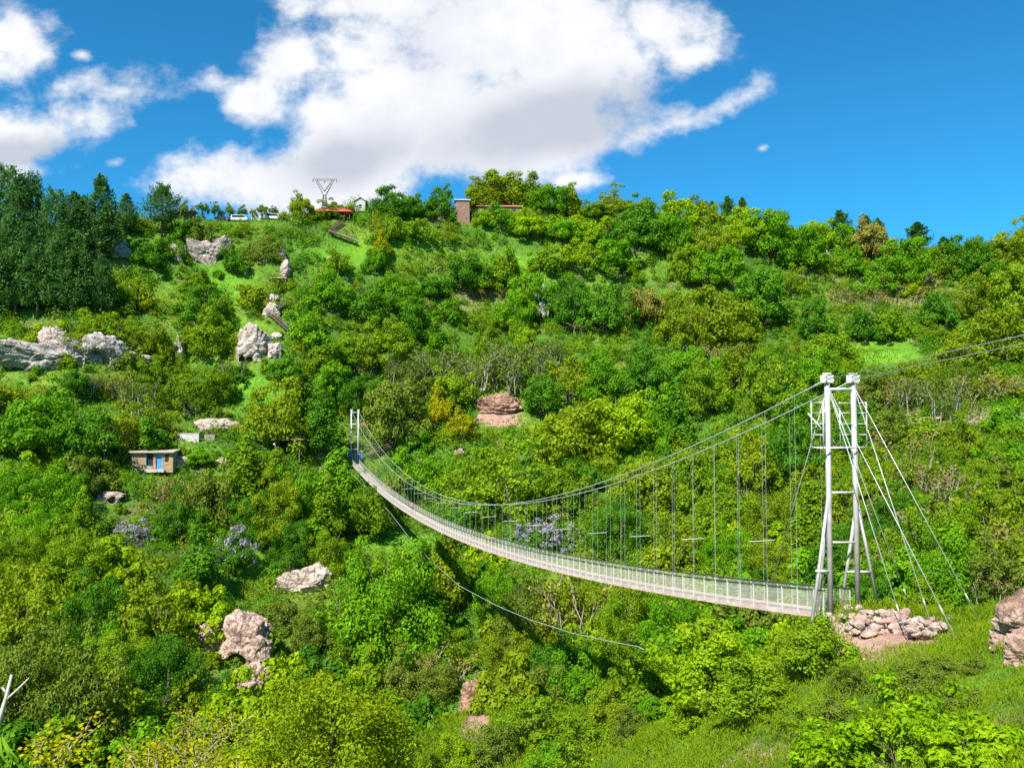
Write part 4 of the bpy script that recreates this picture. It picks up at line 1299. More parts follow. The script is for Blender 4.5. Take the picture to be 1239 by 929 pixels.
# main cables, hangers and spreader bars
CW = 0.8
for s in (-1, 1):
    pts = [(*bxy(i / 80, s * CW), cable_z(i / 80)) for i in range(81)]
    bb(MB().tube(pts, 0.036, 6), "main_cable", M['cable'], smooth=True)
    a = pts[0]
    e = (a[0] - DIR[0] * 38, a[1] - DIR[1] * 38, a[2] + 4.4)
    mid = (a[0] - DIR[0] * 19, a[1] - DIR[1] * 19, a[2] + 1.95)
    bb(MB().tube([a, mid, e], 0.021, 6), "anchor_cable", M['cable'], smooth=True)
    z1 = pts[-1]
    bb(MB().tube([z1, (z1[0] + DIR[0] * 16, z1[1] + DIR[1] * 16, z1[2] - 6)], 0.04, 5), "anchor_cable", M['cable'])
NH = 64
hfar = MB()
for i in range(1, NH):
    t = i / NH
    for s in (-1, 1):
        x, y = bxy(t, s * CW)
        tb = MB().tube([(x, y, cable_z(t)), (x, y, deck_z(t) - 0.1)], 0.008, 4, cap=False)
        if i <= 50: bb(tb, "hanger_cable", M['hang'])
        else: hfar.v += tb.v; hfar.f += [tuple(k + len(hfar.v) - len(tb.v) for k in q_) for q_ in tb.f]; hfar.m += tb.m
hf = bb(hfar, "hanger_cable", M['hang']); hf["kind"] = "stuff"
for k in range(21):
    t = 0.0408 + 0.0452 * k
    if t > 0.66: break
    z = min(deck_z(t) + 3.5, cable_z(t) - 0.6)
    if z < deck_z(t) + 1.6: continue
    a = bxy(t, -CW); b_ = bxy(t, CW)
    bb(MB().tube([(*a, z), (*b_, z)], 0.026, 5), "spreader_bar", M['wsteel'])

# near tower
TN = empty("bridge_tower")
TN.parent = bridge


def tb_(mb, name, mat, parent, smooth=True):
    return bb(mb, name, mat, parent, smooth)


legL = P(1000.6, 462, 40.9); legR = P(1032.2, 462, 41.4)
for top, fx, fy, FY in ((legL, 1005.0, 739, 40.7), (legR, 1038.6, 751, 41.3)):
    ft = P(fx, fy, FY)
    ft[2] = min(ft[2], h1(ft[0], ft[1]) - 0.2)
    tb_(MB().tube([ft, top], 0.135, 14), "leg", M['steel'], TN)
    bm_ = MB()
    rz = math.atan2(PER[1], PER[0])
    bm_.box((top[0], top[1], top[2] + 0.14), (0.54, 0.34, 0.38), rz)
    for sx in (-.22, .22):
        for sz in (-.12, .12):
            c_ = Vector((top[0], top[1], top[2] + 0.16 + sz)) + Vector((PER[0] * sx, PER[1] * sx, 0)) - Vector((DIR[0], DIR[1], 0)) * 0.17
            bm_.tube([c_, c_ - Vector((DIR[0], DIR[1], 0)) * 0.05], 0.035, 6)
    bm_.box((top[0], top[1], top[2] + 0.40), (0.2, 0.4, 0.1), rz)
    tb_(bm_, "cable_saddle", M['wsteel'], TN, False)


def onleg(which, py):
    (top, fx, fy, FY) = ((legL, 1005.0, 739, 40.7), (legR, 1038.6, 751, 41.3))[which]
    ft = P(fx, fy, FY)
    f_ = (py - 462) / (fy - 462)
    return top + (ft - top) * f_


for py, r_ in ((471, 0.075), (597, 0.06), (657, 0.05)):
    tb_(MB().tube([onleg(0, py), onleg(1, py)], r_, 8), "crossbar", M['wsteel'], TN)
for w_, top_py, fx, fy, FY in ((0, 597, 978, 748, 39.9), (0, 610, 985, 736, 42.2), (1, 615, 1015, 739, 42.4), (1, 597, 1065, 736, 42.2)):
    ft = P(fx, fy, FY)
    ft[2] = min(ft[2], h1(ft[0], ft[1]) - 0.15)
    tb_(MB().tube([onleg(w_, top_py), ft], 0.075, 10), "brace", M['steel'], TN)
    q_ = onleg(w_, top_py); f_ = (692 - top_py) / (fy - top_py)
    tb_(MB().tube([q_ + (P(fx, fy, FY) - q_) * f_, onleg(w_, 692)], 0.065, 8), "brace_tie", M['wsteel'], TN)
# work cage near the top
cg = MB()
zc0, zc1 = P(1010, 541.5, 41.1)[2], P(1010, 486, 41.1)[2]
ctr = (onleg(0, 541) + onleg(1, 541)) / 2
PR, DR = Vector((PER[0], PER[1], 0)), Vector((DIR[0], DIR[1], 0))


def cp(u, v, z):
    q = Vector((ctr[0], ctr[1], 0)) + PR * u + DR * v
    return (q.x, q.y, z)


for u in (-1.32, -0.5, 0.42, 1.32):
    for v in (-0.3, 0.55):
        if abs(u) > 1 or v > 0: cg.tube([cp(u, v, zc0), cp(u, v, zc1)], 0.03, 6)
for v in (-0.3, 0.55): cg.tube([cp(-1.32, v, zc0), cp(1.32, v, zc0)], 0.045, 6)
for u in (-1.32, 1.32): cg.tube([cp(u, -0.3, zc0), cp(u, 0.55, zc0)], 0.04, 6)
for f_ in (0.28, 0.52, 0.76, 0.98):
    z = zc0 + (zc1 - zc0) * f_
    for a, b_ in ((-1.32, -0.5), (0.42, 1.32)):
        cg.tube([cp(a, 0.55, z), cp(b_, 0.55, z)], 0.026, 6)
        cg.tube([cp(a if a < 0 else b_, -0.3, z), cp(a if a < 0 else b_, 0.55, z)], 0.022, 6)
tb_(cg, "work_cage", M['wsteel'], TN)
tb_(MB().tube([P(977.5, 500, 41.3), P(1015, 541, 41.3)], 0.035, 6), "boom", M['wsteel'], TN)
# stay cables
for a, (fx, fy) in ((0, (1099, 776)), (0, (1107, 745)), (0, (1161, 780)), (1, (1131, 767)), (1, (1190, 759))):
    ft = hit(fx, fy, 28, 60)
    top = Vector(onleg(a, 466))
    tb_(MB().tube([top, ft], 0.022, 5), "stay_cable", M['cable'], bridge)
    f_ = 0.87
    q0, q1 = top.lerp(Vector(ft), f_), top.lerp(Vector(ft), f_ + 0.035)
    tb_(MB().tube([q0, q1], 0.036, 6), "turnbuckle", M['steel'], bridge)
tb_(MB().tube([P(1124, 691, 36.2), P(1146, 692, 37)], 0.022, 5), "stay_strut", M['darkrail'], bridge)
tb_(MB().tube([onleg(0, 470), bp_(0.042, HW, 1.1)], 0.022, 5), "stay_cable", M['cable'], bridge)

# far tower
TF = empty("bridge_tower"); TF.parent = bridge
for s in (-1, 1):
    x, y = bxy(1, s * CW)
    g = min(h1(x, y) - 0.2, deck_z(1) - 0.5)
    tb_(MB().tube([(x, y, g), (x, y, cable_z(1) - 0.05)], 0.15, 10), "leg", M['wsteel'], TF)
    tb_(MB().box((x, y, cable_z(1) + 0.1), (0.55, 0.4, 0.4), math.atan2(PER[1], PER[0])), "cable_saddle", M['wsteel'], TF, False)
for z in (2.7, 0.0, -2.9, -5.8):
    tb_(MB().tube([(*bxy(1, -CW), z), (*bxy(1, CW), z)], 0.1, 8), "crossbar", M['wsteel'], TF)

# the slack guy cable below the deck
pts = []
for px, py, Y in ((406, 553, 190), (424, 572, 184), (450, 597, 175), (472, 620, 166), (495, 650, 152), (520, 677, 139), (555, 708, 124), (600, 732, 107), (640, 749, 95), (690, 765, 82), (740, 776, 70), (772, 782, 63), (800, 796, 55)):
    pts.append(P(px, py, Y * (0.90 if 130 > Y > 62 else (0.94 if Y < 180 else 1))))
o = MB().tube(pts, 0.034, 6).build("guy_cable", M['cable'], smooth=True)
tag(o, "single slack pale guy cable sagging below the bridge deck", "cable")

# ------------------------------------------------------------------ landing stage at the far tower
X1, Y1 = bxy(1.0)
Lz = deck_z(1)
ls = empty("landing_stage", (X1 + DIR[0] * 3, Y1 + DIR[1] * 3, Lz), ang - PI / 2)
tag(ls, "wooden landing stage with dark railing behind the far bridge tower", "platform")
MB().box((0, 0, -0.15), (5.4, 5.6, 0.24)).build("floor", M['wood'], ls)
for sx in (-2.6, 2.6):
    rl = MB()
    for k in range(6): rl.box((sx, -2.7 + k * 1.08, 0.5), (0.07, 0.07, 1.0))
    rl.box((sx, 0, 1.0), (0.09, 5.5, 0.07)).box((sx, 0, 0.55), (0.05, 5.5, 0.05))
    rl.build("railing", M['darkrail'], ls)
for sx in (-2.4, 2.4):
    for sy in (-2.5, 2.5):
        MB().box((sx, sy, -2.2), (0.18, 0.18, 4.0)).build("support_post", M['wood'], ls)
for dx, dz, w_, h_, lb in ((-1.2, 0.5, 1.6, 1.4, "upper blue sheet hung at the left of the far tower foot"), (1.0, 0.0, 2.0, 1.6, "lower blue sheet hung at the right of the far tower foot")):
    s_ = empty("notice_board", (X1 + PER[0] * dx - DIR[0] * 0.3, Y1 + PER[1] * dx - DIR[1] * 0.3, Lz + dz), ang - PI / 2)
    tag(s_, lb, "board")
    MB().box((0, 0, 0.9 + h_ / 2 - 0.3), (w_, 0.05, h_)).build("panel", M['blue2'], s_)
    for k in (-1, 1): MB().box((k * w_ * 0.42, 0.06, 0.3), (0.06, 0.06, 1.7)).build("post", M['darkrail'], s_)
bx = empty("ticket_booth", (X1 + PER[0] * 1.9 + DIR[0] * 4.5, Y1 + PER[1] * 1.9 + DIR[1] * 4.5, Lz), ang - PI / 2)
tag(bx, "small white booth standing behind the far bridge tower", "booth")
MB().box((0, 0, 1.1), (2.3, 1.6, 2.2)).build("wall", M['plaster'], bx)
MB().box((0, -0.15, 2.28), (2.8, 2.2, 0.14)).build("roof", M['plaster'], bx)
MB().box((0.1, -0.82, 1.35), (1.4, 0.05, 0.9)).build("window", M['glass'], bx)


def stairs(name, pts, width, mat, label, lift=0.5, railmat='wood', posts=True):
    """a flight (or zigzag) of open timber steps over the points"""
    o = empty(name, tuple(pts[0]))
    tag(o, label, "staircase")
    O = Vector(pts[0])
    for a, b_ in zip(pts[:-1], pts[1:]):
        a, b_ = Vector(a) - O + Vector((0, 0, lift)), Vector(b_) - O + Vector((0, 0, lift))
        d = (b_ - a); n = Vector((-d.y, d.x, 0)).normalized() * width / 2
        st = MB()
        k = max(3, int(d.length / 0.6))
        for i in range(k):
            c = a.lerp(b_, (i + .5) / k)
            st.box(c, (d.length / k * 0.85, width, 0.08), math.atan2(d.y, d.x))
        st.tube([a + n * .9, b_ + n * .9], 0.11, 4).tube([a - n * .9, b_ - n * .9], 0.11, 4)
        st.build("flight", mat, o)
        for s in (-1, 1):
            r_ = MB()
            r_.tube([a + n * s + Vector((0, 0, 1)), b_ + n * s + Vector((0, 0, 1))], 0.07, 4)
            r_.tube([a + n * s + Vector((0, 0, .5)), b_ + n * s + Vector((0, 0, .5))], 0.04, 4)
            for i in range(k // 3 + 1):
                q_ = a.lerp(b_, i / max(1, k // 3)) + n * s
                r_.tube([q_ - Vector((0, 0, .9)), q_ + Vector((0, 0, 1))], 0.06, 4)
            r_.build("handrail", M[railmat], o)
    return o


def hv(px, py, ymin=60, up=0.0):
    q = hit(px, py, ymin); q[2] += up
    return q


def line_on(p0, p1, n=2, ymin=60):
    """points on the line of a stair between two spots of the slope"""
    a, b_ = hv(*p0, ymin), hv(*p1, ymin)
    return [a + (b_ - a) * i / (n - 1) for i in range(n)]


a = hv(414, 272); b_ = hv(397, 284); c = hv(432, 296)
stairs("wooden_stairs", [a, b_], 1.6, M['wood'], "short wooden stair flight dropping left below the red roof", 0.8)
stairs("wooden_stairs", [b_ + np.array([0.3, -.8, 0]), c + np.array([0, -.8, 0])], 1.6, M['palewood'], "long wooden stair flight slanting down right below the red roof", 0.9)
a = hv(346, 370); b_ = hv(326, 383); c = hv(352, 406)
stairs("wooden_stairs", [a, b_], 1.5, M['wood'], "short wooden flight rising right beside the overhanging pale rock", 0.8)
stairs("wooden_stairs", [b_ + np.array([0, -.8, 0]), c + np.array([0, -.8, 0])], 1.6, M['wood'], "long wooden stair flight slanting down right above the twin cave rock", 1.0)
a = hv(444, 554, 120); b_ = hv(481, 539, 120)
a[2] = max(a[2], Lz); b_[2] = max(b_[2], a[2] + 2.2)
stairs("wooden_stairs", [a, b_], 2.4, M['wood'], "dark covered stairway climbing right from the far bridge tower", 0.5)
# flat canopy above the lower stairs
q = hv(338, 346)
cn = empty("canopy", tuple(q))
tag(cn, "small shelter with a flat pale roof on the rocky slope", "shelter")
MB().box((0, 0, 2.2), (4.6, 2.6, 0.16), 0, 0.08).build("roof", M['plaster'], cn)
for sx in (-2, 2):
    for sy in (-1.1, 1.1): MB().box((sx, sy, 0.9), (0.12, 0.12, 2.6)).build("post", M['wood'], cn)
MB().box((0, 1.15, 0.8), (4.0, 0.1, 1.6)).build("back_wall", M['wood'], cn)

# retaining wall and shelter on the terrace
for (p0, p1, hh, lb) in (((212, 533), (243, 533), 1.5, "short pale stretch of terrace wall above the stone hut"), ((246, 533), (262, 532), 1.2, "middle gap stretch of terrace wall below the white rock"), ((274, 533), (312, 531), 1.3, "long grey stretch of terrace wall left of the dark shelter")):
    a, b_ = hv(*p0, 100), hv(*p1, 100)
    b_[1] = a[1] = (a[1] + b_[1]) / 2; zz = min(h1(a[0], a[1]), h1(b_[0], b_[1]))
    zt = (a[2] + b_[2]) / 2 + hh
    w_ = b_[0] - a[0]
    o = MB().box((0, 0, (zt - zz) / 2 - 0.3), (w_, 0.6, zt - zz + 0.6)).box((0, -0.02, zt - zz + 0.02), (w_ + 0.1, 0.7, 0.1)).build("stone_wall", M['concrete'] if hh > 1.4 else M['drystone'], None, ((a[0] + b_[0]) / 2, a[1], zz))
    tag(o, lb, "wall")
q = hv(350, 556, 100)
sh = empty("garden_shelter", tuple(q))
tag(sh, "dark open timber shelter beneath the big olive tree", "shelter")
MB().box((0, 0, 4.4), (7.0, 4.0, 0.25)).build("roof", M['wood'], sh)
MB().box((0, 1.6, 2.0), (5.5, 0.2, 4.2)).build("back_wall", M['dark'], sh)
for sx in (-2.6, 2.6):
    for sy in (-1.6, 1.4): MB().box((sx, sy, 2.0), (0.22, 0.22, 4.8)).build("post", M['wood'], sh)
for px, py, lb in ((308, 525, "white globe lamp on a post left of the dark shelter"), (334, 539, "white globe lamp nearest the left end of the dark shelter"), (361, 530, "white globe lamp above the roof of the dark shelter")):
    q = hv(px, py + 10, 100)
    lp = empty("garden_lamp", (q[0], q[1] - 1.2, q[2])); tag(lp, lb, "lamp", "white globe lamps on the terrace")
    MB().tube([(0, 0, -0.4), (0, 0, 1.9)], 0.05, 6).build("pole", M['darkrail'], lp)
    gl = MB()
    gl.tube([(0, 0, 1.85 + .5 * k / 6) for k in range(7)], [0.02, 0.2, 0.28, 0.3, 0.28, 0.2, 0.02], 10)
    gl.build("globe", M['white_paint'], lp, smooth=True)

# stone hut
q = hv(185, 569, 120)
hut = empty("stone_hut", (q[0], q[1] + 1.5, q[2] + 0.2), -math.atan2(q[0], q[1]) * 0.4)
tag(hut, "low golden stone hut with flat roof and blue door", "hut")
W_, D_, H_ = 7.6, 4.6, 3.5
wl = MB()
wl.box((-2.65, -D_ / 2, H_ / 2 - .3), (2.5, 0.4, H_ + .6))
wl.box((0.28, -D_ / 2, H_ / 2 - .3), (0.5, 0.4, H_ + .6))
wl.box((2.75, -D_ / 2, H_ / 2 - .3), (2.1, 0.4, H_ + .6))
wl.box((-0.68, -D_ / 2, 0.05), (1.42, 0.38, 1.3)).box((1.11, -D_ / 2, -0.2), (1.17, 0.38, 0.5))
wl.box((-W_ / 2 - .1, 0, H_ / 2 - .3), (0.4, D_ - 0.41, H_ + .6)).box((W_ / 2 - .2, 0, H_ / 2 - .3), (0.4, D_ - 0.41, H_ + .6)).box((0, D_ / 2, H_ / 2 - .3), (W_, 0.4, H_ + .6))
wl.build("wall", M['hutstone'], hut)
MB().box((-0.2, -0.3, H_ + 0.14), (W_ + 1.0, D_ + 1.2, 0.24), 0, 0.05).build("roof", M['palewood'], hut)
wn = MB().box((-0.68, -D_ / 2 + 0.1, 2.1), (1.36, 0.06, 2.7)).build("window", M['glass'], hut)
MB().box((-1.33, -D_ / 2 - 0.16, 2.1), (0.12, 0.14, 2.8)).box((-0.68, -D_ / 2 - 0.16, 0.76), (1.3, 0.14, 0.1)).build("frame", M['teal'], wn)
dr_ = MB().box((1.11, -D_ / 2 + 0.05, 1.75), (1.12, 0.1, 3.4)).build("door", M['blue'], hut)
MB().box((0.68, -D_ / 2 - 0.06, 1.6), (0.08, 0.1, 0.2)).build("handle", M['darkrail'], dr_)
MB().box((2.6, -D_ / 2 - 0.21, 2.3), (0.7, 0.03, 1.4)).build("window", M['glass'], hut)
MB().box((0.5, -D_ / 2 - 0.6, -0.25), (3.6, 0.9, 0.5)).build("door_step", M['concrete'], hut)

# ------------------------------------------------------------------ along the skyline


def ridge(px, Y, py=None):
    d = ray(px, 260)
    x = d[0] * Y
    return np.array([x, Y, h1(x, Y)])


def skyl(px, y0=235, y1=300):
    """the spot on the ridge that meets the sky at this column"""
    Y = np.linspace(y0, y1, 140); x = (px - PW / 2) / F * Y
    z = hgt(x, Y)
    k = int(np.argmax(z / Y))
    return np.array([x[k], Y[k], z[k]])


q = skyl(390, 240, 275)
py_ = empty("electricity_pylon", (q[0], q[1], q[2] - 0.5)); tag(py_, "steel lattice power pylon with a forked head on the ridge", "pylon")
PYH = (q[1] / F * (266 - 216)) + 0.5
s_ = PYH
lt = MB(); bw, tw, zk = 1.05, 0.42, s_ * 0.62
cs = ((-1, -1), (1, -1), (1, 1), (-1, 1))
for k in range(9):
    z0, z1 = zk * k / 9, zk * (k + 1) / 9
    r0, r1 = bw + (tw - bw) * k / 9, bw + (tw - bw) * (k + 1) / 9
    for i in range(4):
        a, b_ = cs[i], cs[(i + 1) % 4]
        lt.tube([(a[0] * r0, a[1] * r0, z0), (a[0] * r1, a[1] * r1, z1)], 0.085, 4)
        lt.tube([(a[0] * r0, a[1] * r0, z0), (b_[0] * r1, b_[1] * r1, z1)], 0.05, 4)
        lt.tube([(a[0] * r1, a[1] * r1, z1), (b_[0] * r1, b_[1] * r1, z1)], 0.05, 4)
M['pylon'] = simple_mat("weathered_pylon_steel", (0.10, 0.09, 0.09), (0.20, 0.17, 0.17), 2, 0.6, 0.3)
lt.build("lattice_mast", M['pylon'], py_)
for sgn in (-1, 1):
    am_ = MB()
    e = Vector((sgn * 2.6, 0, s_ - 0.1))
    for dy in (-0.3, 0.3):
        a, b_ = Vector((sgn * tw, dy, zk)), Vector((-sgn * tw * 0.2, dy, zk + 1.2))
        am_.tube([a, e + Vector((0.5 * sgn, 0, 0))], 0.08, 4).tube([b_, e], 0.07, 4)
        for k in range(1, 6):
            p_, q_ = a.lerp(e + Vector((0.5 * sgn, 0, 0)), k / 6), b_.lerp(e, (k - .5) / 6)
            am_.tube([p_, q_], 0.04, 4)
    am_.build("fork_arm", M['pylon'], py_)
ca = MB()
for dz in (0, -0.5):
    ca.tube([(-3.9, 0, s_ + dz * 0.2), (3.9, 0, s_ + dz * 0.2)], 0.07, 4) if dz == 0 else ca.tube([(-2.6, 0, s_ - .45), (2.6, 0, s_ - .45)], 0.06, 4)
for k in range(-5, 6): ca.tube([(k * 0.5, 0, s_), ((k + .5) * 0.5, 0, s_ - .45)], 0.04, 4)
ca.build("crossarm", M['pylon'], py_)
for x in (-3.8, 0.0, 3.8):
    ins = MB().tube([(x, 0, s_ - 0.45 * (x == 0)), (x, 0, s_ - 0.45 * (x == 0) - 0.25), (x, 0, s_ - .45 * (x == 0) - .9)], [0.05, 0.12, 0.1], 6)
    ins.build("insulator", M['glass'], py_)

# red-roofed building
q = hv(402, 265, 150)
rb = empty("red_roof_building", (q[0], q[1], q[2] - 0.2), 0.1)
tag(rb, "low building with a bright red sheet roof beneath the pylon", "building")
MB().box((-4.2, 0.2, 1.0), (3.6, 4.0, 2.4)).build("wall", M['plaster'], rb)
MB().box((2.0, 1.4, 1.0), (7.4, 0.25, 2.4)).build("back_wall", M['wood'], rb)
for x in (-0.8, 1.6, 4.0, 5.6): MB().box((x, -1.8, 1.1), (0.16, 0.16, 2.6)).build("post", M['wood'], rb)
rf = MB()
rf.add([(-6.2, -2.5, 2.1), (6.2, -2.5, 2.1), (5.4, 0.3, 3.9), (-3.6, 0.3, 3.9), (6.2, 2.8, 2.1), (-6.2, 2.8, 2.1)], [(0, 1, 2, 3), (3, 2, 4, 5), (0, 3, 5), (1, 4, 2)])
rf.add([(-6.2, -2.5, 2.0), (6.2, -2.5, 2.0), (6.2, 2.8, 2.0), (-6.2, 2.8, 2.0)], [(3, 2, 1, 0)])
rf.build("roof", M['redroof'], rb)
MB().box((5.4, -1.2, 2.6), (2.0, 2.4, 0.12), 0, 0.3).build("porch_roof", M['redroof'], rb)
# gabled hut
q = skyl(435, 250, 285)
gh = empty("gabled_house", (q[0], q[1] - 1, q[2] - 0.3), 0.12)
tag(gh, "tiny pale house with a dark gable roof on the skyline", "house")
W_, D_, H_ = 3.2, 4.2, 2.9
MB().prism([(-W_ / 2, -0.5), (W_ / 2, -0.5), (W_ / 2, H_), (0, H_ + 1.0), (-W_ / 2, H_)], -D_ / 2, D_ / 2).build("wall", M['concrete'], gh)
for s in (-1, 1):
    MB().add([(0, -D_ / 2 - .3, H_ + 1.22), (s * (W_ / 2 + .35), -D_ / 2 - .3, H_ - .06), (s * (W_ / 2 + .35), D_ / 2 + .3, H_ - .06), (0, D_ / 2 + .3, H_ + 1.22),
              (0, -D_ / 2 - .3, H_ + 1.04), (s * (W_ / 2 + .35), -D_ / 2 - .3, H_ - .24), (s * (W_ / 2 + .35), D_ / 2 + .3, H_ - .24), (0, D_ / 2 + .3, H_ + 1.04)],
             [(0, 1, 2, 3), (7, 6, 5, 4), (0, 4, 5, 1), (1, 5, 6, 2), (2, 6, 7, 3), (3, 7, 4, 0)]).build("roof", M['slate'], gh)
w_ = MB().box((0, -D_ / 2 - 0.02, 1.35), (0.7, 0.08, 0.85)).build("window", M['glass'], gh)
MB().box((0, -D_ / 2 - 0.06, 0.87), (0.9, 0.16, 0.08)).build("sill", M['plaster'], w_)
# masonry tower
q = hv(559, 268, 200)
wt = empty("masonry_tower", (q[0], q[1] + 2, q[2] - 1), 0.08)
tag(wt, "square red-brown masonry tower with a flat pale cap", "tower")
Hh = (268 - 243) * q[1] / F + 1.2
MB().box((0, 0, Hh / 2), (4.9, 4.6, Hh), taper=0.94).build("wall", M['brick'], wt)
MB().box((0, 0, Hh + 0.14), (5.5, 5.2, 0.26)).build("cap", M['plaster'], wt)
# long tiled house behind the tower
q = ridge(604, 287)
lh = empty("long_house", (q[0], q[1], q[2] + 0.2), 0.05)
tag(lh, "long low house with a clay tile roof right of the masonry tower", "house")
zt = P(604, 250.8, q[1])[2] - q[2] - 0.2
MB().box((0, 0, zt / 2 - 1), (15, 5.5, zt + 1)).build("wall", M['wood'], lh)
MB().add([(-8.2, -3.3, zt - .6), (8.2, -3.3, zt - .6), (8.2, 0, zt + .7), (-8.2, 0, zt + .7), (8.2, 3.3, zt - .6), (-8.2, 3.3, zt - .6)], [(0, 1, 2, 3), (3, 2, 4, 5), (0, 3, 5), (1, 4, 2), (0, 5, 4, 1)]).build("roof", M['tileroof'], lh)
for x in (-5, -1.7, 1.7, 5): MB().box((x, -2.77, zt - 1.7), (1.0, 0.06, 0.9)).build("window", M['glass'], lh)
# roadside roof and low white walls
q = skyl(214, 235, 262)
rs_ = empty("roadside_shelter", (q[0], q[1] + 1, q[2])); tag(rs_, "long flat brown roof on posts left of the dark parked car", "shelter")
MB().box((0, 0, 2.3), (8.5, 3.2, 0.4)).build("roof", M['wood'], rs_)
MB().box((0.6, 1.2, 0.9), (6.5, 0.2, 2.4)).build("back_wall", M['plaster'], rs_)
for x in (-3.6, 0, 3.6): MB().box((x, -1.3, 0.9), (0.18, 0.18, 2.6)).build("post", M['wood'], rs_)
q = skyl(306, 240, 262)
o = MB().box((0, 0, 0.6), (3.0, 0.3, 2.0)).box((0, -0.01, 1.65), (3.2, 0.42, 0.12)).build("low_wall", M['plaster'], None, (q[0], q[1] + 0.6, q[2])); tag(o, "short white wall beside the road right of the white van", "wall")
q = skyl(352, 240, 268)
o = MB().box((0, 0, 0.4), (8.5, 0.3, 1.4)).box((0, -0.01, 1.15), (8.7, 0.42, 0.12)).build("low_wall", M['plaster'], None, (q[0], q[1] + 0.6, q[2])); tag(o, "long low pale wall on the road edge left of the pylon", "wall")


def car(name, px, paint, label, L=4.4, H=1.7, rz=0.0, van=False):
    q = skyl(px, 238, 262)
    o = empty(name, (q[0], q[1] - 0.3, q[2] - 0.05), rz); tag(o, label, "car" if not van else "van", "vehicles parked on the ridge road")
    k = L / 2
    if van: prof = [(-k, .35), (k, .35), (k, .95), (k * .84, 1.1), (k * .56, H), (-k * .94, H), (-k, H * .8)]
    else: prof = [(-k, .35), (k, .35), (k, .75), (k * .88, .92), (k * .45, 1.0), (k * .16, H), (-k * .55, H), (-k * .86, 1.02), (-k, .95)]
    MB().prism(prof, -.86, .86).build("body", M[paint], o)
    if van: wp = [(k * .78, 1.08), (k * .53, H - .12), (-k * .88, H - .12), (-k * .88, 1.08)]
    else: wp = [(k * .40, 1.02), (k * .14, H - .1), (-k * .52, H - .1), (-k * .78, 1.02)]
    for s in (-1, 1): MB().prism(wp, s * .865, s * .885).build("side_window", M['glass'], o)
    for x in (-k * .62, k * .62):
        for s in (-1, 1):
            w = MB().tube([(x, s * .72, .33), (x, s * .9, .33)], .34, 12).build("wheel", M['rubber'], o)
            MB().tube([(x, s * .9, .33), (x, s * .915, .33)], .19, 10).build("rim", M['steel'], w)
    for s in (-.6, .6): MB().box((k + .01, s, .72), (.04, .3, .16)).build("headlight", M['white_paint'], o)


car("parked_car", 267, 'dark_paint', "dark car parked on the ridge road left of the white van", 4.6, 1.6)
car("parked_van", 287, 'white_paint', "white van parked on the ridge road right of the dark car", 5.0, 1.9, 0.05, True)
car("parked_van", 328, 'white_paint', "white van parked farthest right along the ridge road", 4.4, 1.9, 0.1, True)

# ------------------------------------------------------------------ person on the bridge


def skin_body(name, verts, edges, radii, mat, parent, root=0, sub=1):
    me = bpy.data.meshes.new(name)
    me.from_pydata(verts, edges, [])
    o = link(name, me, parent)
    o.modifiers.new("skin", 'SKIN')
    for i, v in enumerate(me.skin_vertices[0].data):
        v.radius = (radii[i], radii[i]); v.use_root = (i == root)
    sb = o.modifiers.new("sub", 'SUBSURF'); sb.levels = sub; sb.render_levels = sub
    dg = bpy.context.evaluated_depsgraph_get()
    nm = bpy.data.meshes.new_from_object(o.evaluated_get(dg))
    o.modifiers.clear(); o.data = nm
    nm.materials.clear(); nm.materials.append(mat)
    return o


t = 0.611
x, y = bxy(t, -0.05)
pr_ = empty("person", (x, y, deck_z(t)), ang + PI)
tag(pr_, "person in a salmon pink top and dark trousers walking on the bridge", "person")
bv = [(0, 0, .95), (0, 0, 1.15), (0.02, 0, 1.38), (0.02, 0, 1.5), (0.05, 0, 1.62), (0, .10, .9), (.12, .11, .5), (.02, .11, .07), (.14, .11, .03), (0, -.10, .9), (-.04, -.11, .5), (-.22, -.11, .1), (-.12, -.11, .04),
      (.02, .2, 1.40), (-.06, .25, 1.13), (.08, .26, .9), (.02, -.2, 1.40), (.10, -.25, 1.13), (.26, -.24, .95)]
be = [(0, 1), (1, 2), (2, 3), (3, 4), (0, 5), (5, 6), (6, 7), (7, 8), (0, 9), (9, 10), (10, 11), (11, 12), (2, 13), (13, 14), (14, 15), (2, 16), (16, 17), (17, 18)]
br_ = [.13, .12, .12, .055, .105, .09, .065, .045, .04, .09, .065, .045, .04, .055, .042, .035, .055, .042, .035]
skin_body("body", bv, be, br_, M['skin'], pr_)
skin_body("shirt", [(0, 0, .98), (0, 0, 1.18), (.02, 0, 1.40), (.02, .2, 1.41), (-.05, .25, 1.17), (.02, -.2, 1.41), (.09, -.25, 1.17)], [(0, 1), (1, 2), (2, 3), (3, 4), (2, 5), (5, 6)], [.135, .13, .13, .07, .055, .07, .055], M['shirt'], pr_)
skin_body("trousers", [(0, 0, .96), (0, .10, .88), (.12, .11, .5), (.02, .11, .14), (0, -.10, .88), (-.04, -.11, .5), (-.20, -.11, .16)], [(0, 1), (1, 2), (2, 3), (0, 4), (4, 5), (5, 6)], [.15, .11, .085, .065, .11, .085, .065], M['jeans'], pr_)
skin_body("hair", [(.02, 0, 1.66), (.0, 0, 1.70), (-.03, 0, 1.60)], [(0, 1), (1, 2)], [.10, .09, .08], M['hair'], pr_)
tag(MB().box((0, 0, 0), (.01, .01, .01)).build("ignore", M['hair']), kind="helper") if False else None

